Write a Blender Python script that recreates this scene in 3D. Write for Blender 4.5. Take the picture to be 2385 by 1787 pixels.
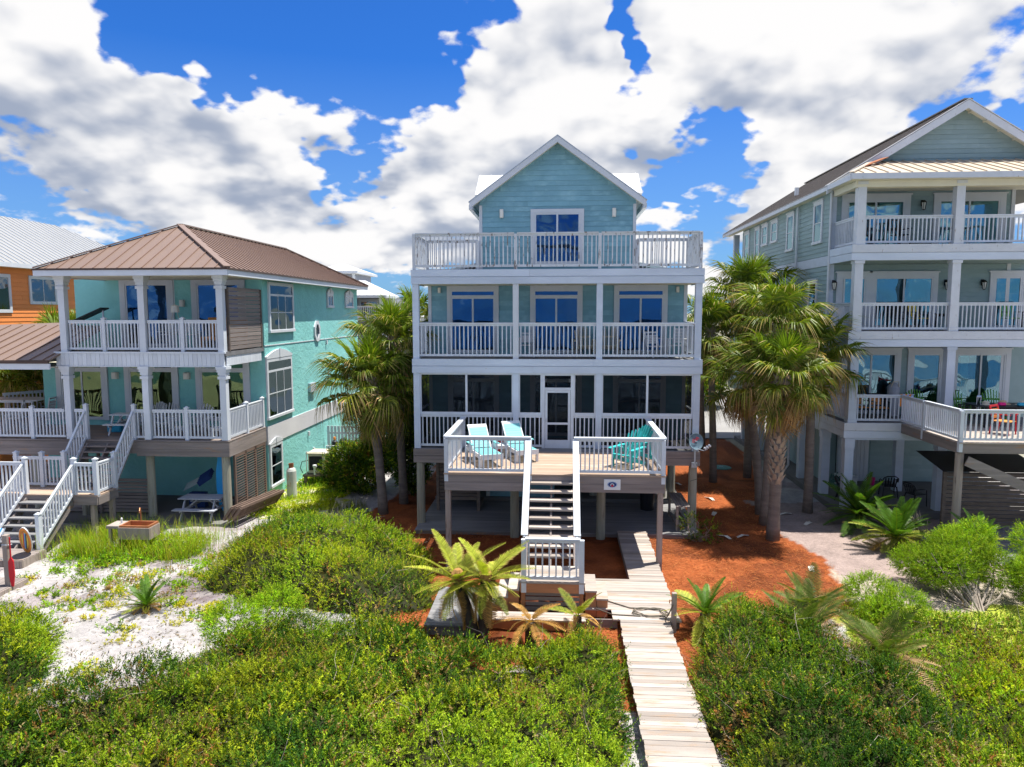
import bpy, bmesh, math, random
import numpy as np
from mathutils import Vector, Matrix, Euler, noise
R = math.radians
random.seed(7); RNG = np.random.default_rng(11)
for o in list(bpy.data.objects): bpy.data.objects.remove(o)
SC = bpy.context.scene; COL = SC.collection
# ------------------------------------------------------------------ camera, sky, sun, exposure
cam = bpy.data.cameras.new('camera'); co = bpy.data.objects.new('camera', cam); COL.objects.link(co)
cam.sensor_fit = 'HORIZONTAL'; cam.sensor_width = 36.0; cam.lens = 36.0*1653/2385
cam.clip_start = .1; cam.clip_end = 6000
co.location = (0, 0, 7.2); co.rotation_euler = (R(90-5.752), R(0.08), R(3.874)); SC.camera = co
SUN = Vector((0.27, 0.13, 1)).normalized()
SUN_EL = math.asin(SUN.z); SUN_AZ = math.atan2(SUN.x, SUN.y)
sl = bpy.data.lights.new('sun', 'SUN'); sl.energy = 5.0; sl.angle = R(.5); sl.color = (1, .95, .86)
so = bpy.data.objects.new('sun', sl); COL.objects.link(so); so.location = (0, 0, 60)
so.rotation_euler = (-SUN).to_track_quat('-Z', 'Y').to_euler()
SC.view_settings.view_transform = 'Standard'; SC.view_settings.look = 'None'
SC.view_settings.exposure = 0.82; SC.view_settings.gamma = 1; SC.view_settings.use_curve_mapping = False
SC.render.engine = 'CYCLES'
SC.cycles.max_bounces = 5; SC.cycles.diffuse_bounces = 2; SC.cycles.glossy_bounces = 3; SC.cycles.transparent_max_bounces = 12; SC.cycles.caustics_reflective = False; SC.cycles.caustics_refractive = False

class NT:
    """tiny node-tree helper"""
    def __init__(s, t): s.t = t; s.n = t.nodes; s.l = t.links
    def N(s, typ, **k):
        n = s.n.new(typ)
        for a, v in k.items(): setattr(n, a, v)
        return n
    def put(s, sock, v):
        if hasattr(v, 'is_linked') or hasattr(v, 'links'): s.l.new(v, sock)
        else: sock.default_value = v
    def m(s, op, a, b=0., c=0., clamp=False):
        n = s.N('ShaderNodeMath', operation=op, use_clamp=clamp)
        s.put(n.inputs[0], a); s.put(n.inputs[1], b); s.put(n.inputs[2], c); return n.outputs[0]
    def v(s, op, a, b=(0, 0, 0)):
        n = s.N('ShaderNodeVectorMath', operation=op); s.put(n.inputs[0], a); s.put(n.inputs[1], b)
        return n.outputs['Value'] if op in ('DOT_PRODUCT', 'LENGTH') else n.outputs[0]
    def vs(s, a, f):
        n = s.N('ShaderNodeVectorMath', operation='SCALE'); s.put(n.inputs[0], a); s.put(n.inputs[3], f); return n.outputs[0]
    def noise(s, vec, scale, detail=5, rough=.55, dist=0.):
        n = s.N('ShaderNodeTexNoise'); s.put(n.inputs['Vector'], vec); n.inputs['Scale'].default_value = scale
        n.inputs['Detail'].default_value = detail; n.inputs['Roughness'].default_value = rough; n.inputs['Distortion'].default_value = dist
        return n.outputs[0]
    def rng(s, x, a, b, c, d, smooth=False):
        n = s.N('ShaderNodeMapRange'); n.clamp = True
        if smooth: n.interpolation_type = 'SMOOTHSTEP'
        s.put(n.inputs[0], x)
        for i, q in enumerate((a, b, c, d)): s.put(n.inputs[i+1], q)
        return n.outputs[0]
    def mix(s, f, a, b, blend='MIX'):
        n = s.N('ShaderNodeMix', data_type='RGBA', blend_type=blend); n.clamp_factor = True
        s.put(n.inputs[0], f); s.put(n.inputs[6], a if not isinstance(a, tuple) else a[:3]+(1,)); s.put(n.inputs[7], b if not isinstance(b, tuple) else b[:3]+(1,))
        return n.outputs[2]

def build_world():
    w = bpy.data.worlds.new('World'); SC.world = w; w.use_nodes = True; w.cycles.sampling_method = 'MANUAL'; w.cycles.sample_map_resolution = 256
    T = NT(w.node_tree); T.n.clear()
    out = T.N('ShaderNodeOutputWorld'); bg = T.N('ShaderNodeBackground')
    T.l.new(bg.outputs[0], out.inputs[0])
    sky = T.N('ShaderNodeTexSky', sky_type='NISHITA'); sky.sun_disc = False
    sky.sun_elevation = SUN_EL; sky.sun_rotation = SUN_AZ; sky.altitude = 10; sky.air_density = 1.0; sky.dust_density = .6; sky.ozone_density = 3.0
    tc = T.N('ShaderNodeTexCoord'); d = T.v('NORMALIZE', tc.outputs['Generated'])
    sp = T.N('ShaderNodeSeparateXYZ'); T.l.new(d, sp.inputs[0])
    # cumulus field on a flat layer overhead: 2-D noise plus the large masses and gaps of CLOUDS
    el = sp.outputs[2]; az = T.m('ARCTAN2', sp.outputs[0], sp.outputs[1])
    def layer(vec, loc=(0, 0, 0)):
        s2 = T.N('ShaderNodeSeparateXYZ'); T.l.new(vec, s2.inputs[0])
        q = T.vs(vec, T.m('DIVIDE', 1., T.m('ADD', T.m('ABSOLUTE', s2.outputs[2]), .38)))
        return T.v('ADD', q, (3.1, 1.7, 0))
    def n2(vec, sc, det, ro=.55, col=False):
        n = T.N('ShaderNodeTexNoise', noise_dimensions='2D'); T.l.new(vec, n.inputs['Vector']); n.inputs['Scale'].default_value = sc
        n.inputs['Detail'].default_value = det; n.inputs['Roughness'].default_value = ro; return n.outputs['Color' if col else 0]
    q0 = layer(d); q1 = layer(T.v('ADD', d, (.014, .006, .030))); q2 = layer(T.v('ADD', d, (.03, .015, .085)))
    sw = T.N('ShaderNodeSeparateColor'); T.l.new(n2(q0, 6., 3, .6, True), sw.inputs[0])
    azw = T.m('MULTIPLY_ADD', sw.outputs[0], .20, T.m('SUBTRACT', az, .10)); elw = T.m('MULTIPLY_ADD', sw.outputs[1], .13, T.m('SUBTRACT', el, .065))
    acc = None; gup = None
    for (a0, e0, ra, re, wt) in CLOUDS:
        x = T.m('MULTIPLY', T.m('SUBTRACT', azw, a0), 1/ra); y = T.m('MULTIPLY', T.m('SUBTRACT', elw, e0), 1/re)
        gs = T.m('POWER', 2.718, T.m('MULTIPLY', T.m('MULTIPLY_ADD', x, x, T.m('MULTIPLY', y, y)), -1.))
        acc = T.m('MULTIPLY_ADD', gs, wt, .0 if acc is None else acc)
        gup = T.m('MULTIPLY_ADD', T.m('MULTIPLY', gs, y), wt*.05/re, .0 if gup is None else gup)      # how fast the mass thins out upwards
    def billow(q): return T.m('ABSOLUTE', T.m('SUBTRACT', n2(q, 8.5, 3, .5), .5))
    N0 = n2(q0, 3.3, 9, .60); N0l = n2(q0, 3.3, 3, .5); N2 = n2(q1, 3.3, 3, .5); N3 = n2(q2, 3.3, 3, .5); B0 = billow(q0); B1 = billow(q1)
    D0 = T.m('ADD', T.m('MULTIPLY_ADD', T.m('SUBTRACT', N0, .5), 1.55, T.m('MULTIPLY', T.m('SUBTRACT', .12, B0), .9)), T.m('ADD', acc, T.rng(el, .0, .16, -.17, .0)))
    alpha = T.rng(D0, -.05, .17, 0., 1., True)
    top = T.m('ADD', T.m('MULTIPLY', T.m('SUBTRACT', N0l, N2), 1.9), T.m('MULTIPLY', T.m('SUBTRACT', N0l, N3), 1.6)); top = T.m('MULTIPLY_ADD', T.m('SUBTRACT', B1, B0), .75, T.m('MULTIPLY_ADD', T.m('SUBTRACT', N0, N0l), .9, top))
    lit = T.m('SUBTRACT', T.m('ADD', T.m('ADD', .74, top), T.m('MULTIPLY', gup, .75)), T.rng(D0, .25, 1.2, 0., .30))
    br = T.rng(lit, -.05, .95, 0., 1., True)
    cc = T.mix(br, (.43, .50, .65), (1.18, 1.17, 1.17))
    skc = T.N('ShaderNodeMix', data_type='RGBA', blend_type='MULTIPLY'); skc.inputs[0].default_value = 1
    T.l.new(sky.outputs[0], skc.inputs[6]); skc.inputs[7].default_value = (.028, .088, .185, 1)
    hz = T.rng(sp.outputs[2], -.02, .32, .62, 0.)
    sk2 = T.mix(hz, skc.outputs[2], (.42, .68, .95))
    fin = T.mix(alpha, sk2, cc)
    gnd = T.rng(sp.outputs[2], -.03, .0, 1., 0.)
    fin = T.mix(gnd, fin, (.25, .36, .45))
    T.l.new(fin, bg.inputs[0]); bg.inputs[1].default_value = 0.48

def azel(px, py):   # direction in the sky of a place in the photograph, for laying out the cloud masses
    f, p, a = 1653., R(5.752), R(3.874)
    fw = Vector((-math.sin(a)*math.cos(p), math.cos(a)*math.cos(p), -math.sin(p))); rt = Vector((math.cos(a), math.sin(a), 0)); up = rt.cross(fw)
    d = (fw*f+rt*(px-1192.5)-up*(py-893.5)).normalized(); return math.atan2(d.x, d.y), d.z
CLOUDS = []
for (px, py, rx, ry, wt) in (
    (640, 60, 400, 125, -1.05), (930, 200, 160, 100, -.65), (450, 130, 130, 60, -.4), (1480, 110, 40, 130, -.75), (1690, 300, 120, 60, -.85), (1600, 420, 130, 55, -.9),
    (800, 385, 140, 70, -.8), (40, 330, 110, 90, -.35), (2320, 250, 70, 45, -.5), (1120, 30, 90, 50, -.35),
    (80, 90, 230, 170, .6), (300, 310, 200, 110, .45), (640, 260, 170, 120, .6), (1200, 250, 220, 220, .65), (1450, 300, 150, 140, .4),
    (1850, 120, 420, 160, .55), (1950, 400, 180, 170, .45), (480, 430, 330, 80, .55), (1000, 470, 150, 110, .5), (1560, 570, 220, 80, .35), (650, 560, 300, 60, .3), (1050, 640, 200, 40, -.1)):
    a, e = azel(px, py); CLOUDS.append((a, e, rx/1653., ry/1653., wt))
build_world()
# ------------------------------------------------------------------ helpers
W = {}          # things whose children are given in world coordinates
def tag(o, label=None, cat=None, group=None, kind=None):
    if label: o['label'] = label
    if cat: o['category'] = cat
    if group: o['group'] = group
    if kind: o['kind'] = kind
    return o
def thing(name, label, cat, loc=(0, 0, 0), rz=0, group=None, world=False):
    o = bpy.data.objects.new(name, None); COL.objects.link(o); o.location = loc; o.rotation_euler = (0, 0, rz); o.empty_display_size = .2
    if world: W[o] = Vector(loc)
    return tag(o, label, cat, group)
def root(p):
    while p is not None and p.parent is not None: p = p.parent
    return p
def org(p): return W.get(p, Vector((0, 0, 0)))
def link(o, parent):
    COL.objects.link(o)
    if parent is not None:
        o.parent = parent
        if parent in W: W[o] = W[parent]
    return o
class MB:
    def __init__(s): s.v = []; s.f = []; s.sm = False
    def add(s, vs, fs): b = len(s.v); s.v += [tuple(q) for q in vs]; s.f += [tuple(b+i for i in f) for f in fs]; return s
    def box(s, x0, x1, y0, y1, z0, z1):
        return s.add([(x0, y0, z0), (x1, y0, z0), (x1, y1, z0), (x0, y1, z0), (x0, y0, z1), (x1, y0, z1), (x1, y1, z1), (x0, y1, z1)],
              [(0, 3, 2, 1), (4, 5, 6, 7), (0, 1, 5, 4), (1, 2, 6, 5), (2, 3, 7, 6), (3, 0, 4, 7)])
    def bar(s, p, q, w, h, up=(0, 0, 1)):     # rectangular bar from p to q, w across, h along up
        p, q = Vector(p), Vector(q); d = (q-p).normalized(); u = Vector(up)
        if abs(d.dot(u)) > .98: u = Vector((0, 1, 0))
        a = d.cross(u).normalized()*w/2; b = a.cross(d).normalized()*h/2
        return s.add([p-a-b, p+a-b, p+a+b, p-a+b, q-a-b, q+a-b, q+a+b, q-a+b], [(0, 1, 2, 3), (7, 6, 5, 4), (4, 5, 1, 0), (5, 6, 2, 1), (6, 7, 3, 2), (7, 4, 0, 3)])
    def cyl(s, p, q, r0, r1=None, n=10, cap=True):
        r1 = r0 if r1 is None else r1; p, q = Vector(p), Vector(q); d = (q-p).normalized()
        a = d.orthogonal().normalized(); b = d.cross(a); vs = []
        for c, r in ((p, r0), (q, r1)):
            for i in range(n): t = 2*math.pi*i/n; vs.append(c+a*math.cos(t)*r+b*math.sin(t)*r)
        fs = [(i, (i+1) % n, n+(i+1) % n, n+i) for i in range(n)]
        if cap: fs += [tuple(range(n))[::-1], tuple(range(n, 2*n))]
        return s.add(vs, fs)
    def tube(s, pts, r, n=6):
        pts = [Vector(p) for p in pts]; rr = r if hasattr(r, '__len__') else [r]*len(pts); vs = []; fs = []
        a = None
        for i, p in enumerate(pts):
            d = (pts[min(i+1, len(pts)-1)]-pts[max(i-1, 0)]).normalized()
            a = d.orthogonal().normalized() if a is None else (a-d*a.dot(d)).normalized()
            b = d.cross(a)
            for k in range(n): t = 2*math.pi*k/n; vs.append(p+(a*math.cos(t)+b*math.sin(t))*rr[i])
        for i in range(len(pts)-1):
            for k in range(n): fs.append((i*n+k, i*n+(k+1) % n, (i+1)*n+(k+1) % n, (i+1)*n+k))
        fs += [tuple(range(n))[::-1], tuple(range((len(pts)-1)*n, len(pts)*n))]
        return s.add(vs, fs)
    def prism(s, poly, a, b, axis='y'):       # 2-D outline extruded from a to b along axis
        n = len(poly)
        def P(u, v, t): return (u, t, v) if axis == 'y' else ((t, u, v) if axis == 'x' else (u, v, t))
        vs = [P(u, v, a) for u, v in poly]+[P(u, v, b) for u, v in poly]
        return s.add(vs, [tuple(range(n)), tuple(range(2*n-1, n-1, -1))]+[(i, n+i, n+(i+1) % n, (i+1) % n) for i in range(n)])
    def slab(s, quad, t):                     # 4 corners + thickness downwards along the normal
        q = [Vector(p) for p in quad]; nrm = (q[1]-q[0]).cross(q[-1]-q[0]).normalized()
        if nrm.z < 0: nrm = -nrm
        lo = [p-nrm*t for p in q]; n = len(q)
        return s.add(q+lo, [tuple(range(n)), tuple(range(2*n-1, n-1, -1))]+[(i, n+i, n+(i+1) % n, (i+1) % n) for i in range(n)])
    def chevron(s, xc, zr, x0, x1, ze, t, a, b):       # gable-shaped plate, t thick (plumb), from y=a to y=b
        return s.prism([(x0, ze), (xc, zr), (x1, ze), (x1, ze-t), (xc, zr-t), (x0, ze-t)], a, b)
    def lathe(s, prof, c=(0, 0, 0), n=14):
        vs = []; m_ = len(prof)
        for r, z in prof:
            for k in range(n): t = 2*math.pi*k/n; vs.append((c[0]+r*math.cos(t), c[1]+r*math.sin(t), c[2]+z))
        fs = [(i*n+k, i*n+(k+1) % n, (i+1)*n+(k+1) % n, (i+1)*n+k) for i in range(m_-1) for k in range(n)]
        fs += [tuple(range(n))[::-1], tuple(range((m_-1)*n, m_*n))]
        return s.add(vs, fs)
    def mesh(s, name, mat, off=Vector((0, 0, 0)), bevel=0):
        me = bpy.data.meshes.new(name); me.from_pydata([(x-off.x, y-off.y, z-off.z) for x, y, z in s.v], [], s.f)
        bm = bmesh.new(); bm.from_mesh(me); bmesh.ops.recalc_face_normals(bm, faces=bm.faces)
        if bevel: bmesh.ops.bevel(bm, geom=list(bm.edges), offset=bevel, segments=1, affect='EDGES')
        bm.to_mesh(me); bm.free(); me.materials.append(M[mat])
        if s.sm: me.polygons.foreach_set('use_smooth', [True]*len(me.polygons))
        return me
    def build(s, name, mat, parent=None, bevel=0, loc=None):
        o = bpy.data.objects.new(name, s.mesh(name, mat, org(parent), bevel)); link(o, parent)
        if loc: o.location = loc
        return o
def box(name, mat, parent, x0, x1, y0, y1, z0, z1, bevel=0): return MB().box(x0, x1, y0, y1, z0, z1).build(name, mat, parent, bevel)
_unit = {}
def unit(mat, shape='box'):
    k = (mat, shape)
    if k not in _unit:
        b = MB()
        if shape == 'box': b.box(-.5, .5, -.5, .5, -.5, .5)
        elif shape == 'wedge': b.prism([(0, 0), (-1, 0), (-.35, 1), (0, 1)], -.5, .5, 'x')   # lap board, thick at its foot, facing -y
        elif shape == 'cyl': b.cyl((0, 0, -.5), (0, 0, .5), .5, .5, 10); b.sm = False
        _unit[k] = b.mesh('piece_'+mat+'_'+shape, mat)
    return _unit[k]
def piece(name, mat, parent, x0, x1, y0, y1, z0, z1, rz=0, rot=None, shape='box'):
    o = bpy.data.objects.new(name, unit(mat, shape)); COL.objects.link(o); o.parent = parent
    o.location = Vector(((x0+x1)/2, (y0+y1)/2, (z0+z1)/2))-org(parent); o.scale = (x1-x0, y1-y0, z1-z0)
    o.rotation_euler = rot if rot else (0, 0, rz); return o
def stick(name, mat, parent, p, q, w, h):    # a straight piece between two points
    p, q = Vector(p), Vector(q); d = q-p; o = bpy.data.objects.new(name, unit(mat)); COL.objects.link(o); o.parent = parent
    o.location = (p+q)/2-org(parent); o.scale = (d.length, w, h)
    o.rotation_euler = d.to_track_quat('X', 'Z').to_euler(); return o
def copy_tree(o, parent=None, loc=None, rz=None, label=None):
    c = o.copy(); COL.objects.link(c); c.parent = parent
    if loc is not None: c.location = loc
    if rz is not None: c.rotation_euler = (0, 0, rz)
    if label: c['label'] = label
    for ch in list(o.children): copy_tree(ch, c)
    return c
# walls that face the viewer ('y'), right ('+x') or left ('-x'): a runs along the wall, d out of it
def fbox(mb, face, a0, a1, d0, d1, z0, z1):
    k, p = face
    if k == 'y': return mb.box(a0, a1, p-d1, p-d0, z0, z1)
    if k == '+x': return mb.box(p+d0, p+d1, a0, a1, z0, z1)
    return mb.box(p-d1, p-d0, a0, a1, z0, z1)
def fpiece(name, mat, parent, face, a0, a1, d0, d1, z0, z1):
    k, p = face
    if k == 'y': return piece(name, mat, parent, a0, a1, p-d1, p-d0, z0, z1)
    if k == '+x': return piece(name, mat, parent, p+d0, p+d1, a0, a1, z0, z1)
    return piece(name, mat, parent, p-d1, p-d0, a0, a1, z0, z1)
def clapboard(parent, mat, face, a0, a1, z0, h, d=.028):
    k, p = face; o = bpy.data.objects.new('clapboard', unit(mat, 'wedge')); COL.objects.link(o); o.parent = parent
    c = {'y': ((a0+a1)/2, p, z0), '+x': (p, (a0+a1)/2, z0), '-x': (p, (a0+a1)/2, z0)}[k]
    o.location = Vector(c)-org(parent); o.scale = (a1-a0, d, h); o.rotation_euler = (0, 0, {'y': 0, '+x': math.pi/2, '-x': -math.pi/2}[k]); return o
def clapboards(parent, mat, face, a0, a1, z0, z1, h=.178):
    n = max(1, round((z1-z0)/h)); hh = (z1-z0)/n
    for i in range(n):
        cut = a0+(a1-a0)*random.uniform(.25, .75)
        if a1-a0 > 3.2: clapboard(parent, mat, face, a0, cut-.002, z0+i*hh, hh-.002); clapboard(parent, mat, face, cut+.002, a1, z0+i*hh, hh-.002)
        else: clapboard(parent, mat, face, a0, a1, z0+i*hh, hh-.002)
def railing(parent, p, q, h=1.0, mat='white_paint', sp=.137, bw=.036, cap=.12, low=.09, individual=True, name='railing', sub=True, flat=.04):
    """rails from p to q (deck points); balusters are pieces of the railing"""
    parent = root(parent); p, q = Vector(p), Vector(q); up = Vector((0, 0, 1)); L = (q-p).length; d = (q-p)/L
    b = MB(); b.bar(p+up*h, q+up*h, cap, flat); b.bar(p+up*(h-.052), q+up*(h-.052), .045, .08)
    r = b.build(name, mat, parent); stick('bottom_rail', mat, r, p+up*low, q+up*low, .045, .075); n = max(2, int((q-p).xy.length/sp)); rz = math.atan2(d.y, d.x); mb = MB()
    for i in range(n):
        c = p+(q-p)*((i+.5)/n)
        if individual: piece('baluster', mat, r, c.x-bw/2, c.x+bw/2, c.y-bw/2, c.y+bw/2, c.z+low, c.z+h-.09, rz)
        else: mb.bar(c+up*low, c+up*(h-.09), bw, bw)
    if not individual: tag(mb.build('baluster_row', mat, r), kind='stuff')
    return r
def slider(parent, face, a0, a1, z0, z1, transom=None, casing='trim', cw=.12, mull=.5, curtain=None, pane='pane_blue', dark='unlit_interior', lip=False):
    """sliding glass door: casing, frame, panes, what hangs behind them"""
    parent = root(parent); b = MB(); zt = transom[1]+.1 if transom else z1
    fbox(b, face, a0, a0+cw, .0, .075, z0, zt+cw); fbox(b, face, a1-cw, a1, .0, .075, z0, zt+cw); fbox(b, face, a0+cw, a1-cw, .0, .075, zt, zt+cw)
    if lip: fbox(b, face, a0-.05, a1+.05, 0, .09, zt+cw, zt+cw+.05)
    o = b.build('sliding_door', casing, parent)
    f = MB(); i0, i1 = a0+cw, a1-cw; m_ = i0+(i1-i0)*mull; fw = .065
    for s_, e_, dd in ((i0, m_+fw/2, .058), (m_-fw/2, i1, .066)):
        fbox(f, face, s_, s_+fw, .004, dd, z0+.02, z1); fbox(f, face, e_-fw, e_, .004, dd, z0+.02, z1)
        fbox(f, face, s_+fw, e_-fw, .004, dd, z1-fw, z1); fbox(f, face, s_+fw, e_-fw, .004, dd, z0+.02, z0+.14)
    if transom: fbox(f, face, i0, i1, .004, .068, z1+.001, transom[0]); fbox(f, face, i0, i1, .004, .068, transom[1], zt)
    if transom: fbox(f, face, i0, i0+.05, .004, .068, transom[0], transom[1]); fbox(f, face, i1-.05, i1, .004, .068, transom[0], transom[1])
    fr = f.build('frame', casing, o)
    fpiece('pane', pane, o, face, i0+fw, m_-fw/2, .044, .047, z0+.14, z1-fw); fpiece('pane', pane, o, face, m_+fw/2, i1-fw, .044, .047, z0+.14, z1-fw)
    if transom: fpiece('pane', pane, o, face, i0+.05, i1-.05, .044, .047, transom[0], transom[1])
    fpiece('pane_backing', dark, o, face, i0+.01, i1-.01, .0, .031, z0+.1, zt)  # flat backing behind the glass, indoor darkness put into its colour
    if curtain:
        for (u0, u1) in curtain: curtain_mesh(o, face, i0+(i1-i0)*u0, i0+(i1-i0)*u1, z0+.16, z1-.07)
    return o
def curtain_mesh(parent, face, a0, a1, z0, z1, mat='curtain'):
    n = max(4, int((a1-a0)/.035)); k, p = face; vs = []; fs = []
    for i in range(n+1):
        a = a0+(a1-a0)*i/n; d = .037+.004*math.sin(i*2.1+math.sin(i*.7)*2)
        for zz in (z0, z1): vs.append((a, p-d, zz) if k == 'y' else ((p+d, a, zz) if k == '+x' else (p-d, a, zz)))
    for i in range(n): fs.append((2*i, 2*i+2, 2*i+3, 2*i+1))
    b = MB(); b.add(vs, fs); b.sm = True; return b.build('curtain', mat, parent)
def window(parent, face, a0, a1, z0, z1, cols=1, rows=1, cw=.1, casing='trim', arch=0, key=False, transom=0, pane='pane_grey', sill=True, blind=False, lip=0):
    parent = root(parent); b = MB(); fbox(b, face, a0, a0+cw, 0, .07, z0, z1); fbox(b, face, a1-cw, a1, 0, .07, z0, z1); fbox(b, face, a0+cw, a1-cw, 0, .07, z1-cw, z1)
    if sill: fbox(b, face, a0-.03, a1+.03, 0, .10, z0-.1, z0)
    else: fbox(b, face, a0+cw, a1-cw, 0, .07, z0, z0+cw)
    if lip: fbox(b, face, a0-.04, a1+.04, 0, .10, z1, z1+lip)
    if arch:
        k, p = face; n = 12; pts = []
        for i in range(n+1): t = i/n; pts.append((a0-.02+(a1-a0+.04)*t, z1+arch*(.25+.75*math.sin(math.pi*t)) if 0 < i < n else z1+arch*.25))
        pts = [(a0-.02, z1)]+pts+[(a1+.02, z1)]
        b.prism(pts, p, p+.08 if k == '+x' else p-.08, 'x' if k != 'y' else 'y')
    o = b.build('window', casing, parent)
    if key: m_ = (a0+a1)/2; k = MB(); fbox(k, face, m_-.05, m_+.05,   .08, .105, z1+.02, z1+arch*1.12); k.build('keystone', casing, o)
    i0, i1, j0, j1 = a0+cw, a1-cw, z0+(0 if sill else cw), z1-cw; jt = j1-transom; f = MB(); t_ = .035
    if transom: fbox(f, face, i0, i1, .004, .062, jt-.05, jt+.03)
    for c in range(cols+1): x = i0+(i1-i0)*c/cols; fbox(f, face, max(i0, x-t_/2), min(i1, x+t_/2), .004, .056, j0, (jt-.05) if transom else j1)
    for r_ in range(rows+1): z = j0+((jt if transom else j1)-j0)*r_/rows; fbox(f, face, i0, i1, .005, .058, max(j0, z-t_/2), min(j1, z+t_/2))
    f.build('frame', casing, o)
    tops = [(j0+((jt if transom else j1)-j0)*r_/rows, j0+((jt if transom else j1)-j0)*(r_+1)/rows) for r_ in range(rows)]
    for c in range(cols):
        for (q0, q1) in tops: fpiece('pane', pane, o, face, i0+(i1-i0)*c/cols+t_/2, i0+(i1-i0)*(c+1)/cols-t_/2, .044, .047, q0+t_/2, q1-t_/2)
    if transom: fpiece('pane', pane, o, face, i0, i1, .044, .047, jt+.03, j1)
    fpiece('pane_backing', 'blind' if blind else 'unlit_interior', o, face, i0, i1, .0, .031, j0, j1)  # flat backing; indoor darkness is in its colour unless it is a blind
    return o
# ------------------------------------------------------------------ materials
M = {}
def mat(name, col, rough=.6, var=.1, sc=2., rnd=0., bump=0., bs=30., st=(1, 1, 1), col2=None, c2=.6, c2s=8., c2st=None, metal=0., spec=.2, c2w=.06):
    m = bpy.data.materials.new(name); m.use_nodes = True; T = NT(m.node_tree); b = T.n['Principled BSDF']
    g = T.N('ShaderNodeNewGeometry'); mp = T.N('ShaderNodeMapping'); T.l.new(g.outputs['Position'], mp.inputs[0]); mp.inputs['Scale'].default_value = st
    oi = T.N('ShaderNodeObjectInfo'); off = T.vs(T.N('ShaderNodeCombineXYZ').outputs[0], 0.)
    vec = mp.outputs[0]
    if rnd: vec = T.v('ADD', vec, T.vs((3.1, 7.7, 5.3), T.m('MULTIPLY', oi.outputs['Random'], 10.)))
    n1 = T.noise(vec, sc, 6, .6); c = T.mix(1., tuple(col), tuple(col))
    f = T.rng(n1, .25, .75, 1-var, 1+var)
    if rnd: f = T.m('MULTIPLY', f, T.rng(oi.outputs['Random'], 0, 1, 1-rnd, 1+rnd))
    base = T.N('ShaderNodeVectorMath', operation='SCALE'); T.l.new(c, base.inputs[0]); T.l.new(f, base.inputs[3]); cc = base.outputs[0]
    if col2:
        v2 = vec
        if c2st: mp2 = T.N('ShaderNodeMapping'); T.l.new(g.outputs['Position'], mp2.inputs[0]); mp2.inputs['Scale'].default_value = c2st; v2 = mp2.outputs[0]
        n2 = T.noise(v2, c2s, 7, .62); cc = T.mix(T.rng(n2, c2, c2+c2w, 0, 1), cc, tuple(col2))
    T.l.new(cc, b.inputs['Base Color']); b.inputs['Roughness'].default_value = rough; b.inputs['Metallic'].default_value = metal; b.inputs['Specular IOR Level'].default_value = spec
    if bump:
        bn = T.N('ShaderNodeBump'); bn.inputs['Strength'].default_value = min(1, bump); bn.inputs['Distance'].default_value = .02*max(1, bump)
        T.l.new(T.noise(vec, bs, 5, .65), bn.inputs['Height']); T.l.new(bn.outputs[0], b.inputs['Normal'])
    M[name] = m; return m
def glass(name, tint, refl=(.55, .75, 1), tr=.5, k=.24):
    m = bpy.data.materials.new(name); m.use_nodes = True; T = NT(m.node_tree); T.n.remove(T.n['Principled BSDF']); out = T.n['Material Output']
    t = T.N('ShaderNodeBsdfTransparent'); t.inputs[0].default_value = (*[c*tr for c in tint], 1)
    gl = T.N('ShaderNodeBsdfGlossy'); gl.inputs['Color'].default_value = (*refl, 1); gl.inputs['Roughness'].default_value = .02
    fr = T.N('ShaderNodeFresnel'); fr.inputs[0].default_value = 1.5
    geo = T.N('ShaderNodeNewGeometry'); bn = T.N('ShaderNodeBump'); bn.inputs['Strength'].default_value = .12; bn.inputs['Distance'].default_value = .3
    T.l.new(T.noise(geo.outputs['Position'], .9, 1), bn.inputs['Height']); T.l.new(bn.outputs[0], gl.inputs['Normal'])
    mx = T.N('ShaderNodeMixShader'); T.l.new(T.m('ADD', fr.outputs[0], k, clamp=True), mx.inputs[0]); T.l.new(t.outputs[0], mx.inputs[1]); T.l.new(gl.outputs[0], mx.inputs[2])
    T.l.new(mx.outputs[0], out.inputs[0]); M[name] = m
def screen(name, col, a):
    m = bpy.data.materials.new(name); m.use_nodes = True; T = NT(m.node_tree); T.n.remove(T.n['Principled BSDF']); out = T.n['Material Output']
    t = T.N('ShaderNodeBsdfTransparent'); d = T.N('ShaderNodeBsdfDiffuse'); d.inputs[0].default_value = (*col, 1); mx = T.N('ShaderNodeMixShader'); mx.inputs[0].default_value = a
    T.l.new(t.outputs[0], mx.inputs[1]); T.l.new(d.outputs[0], mx.inputs[2]); T.l.new(mx.outputs[0], out.inputs[0]); M[name] = m
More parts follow.
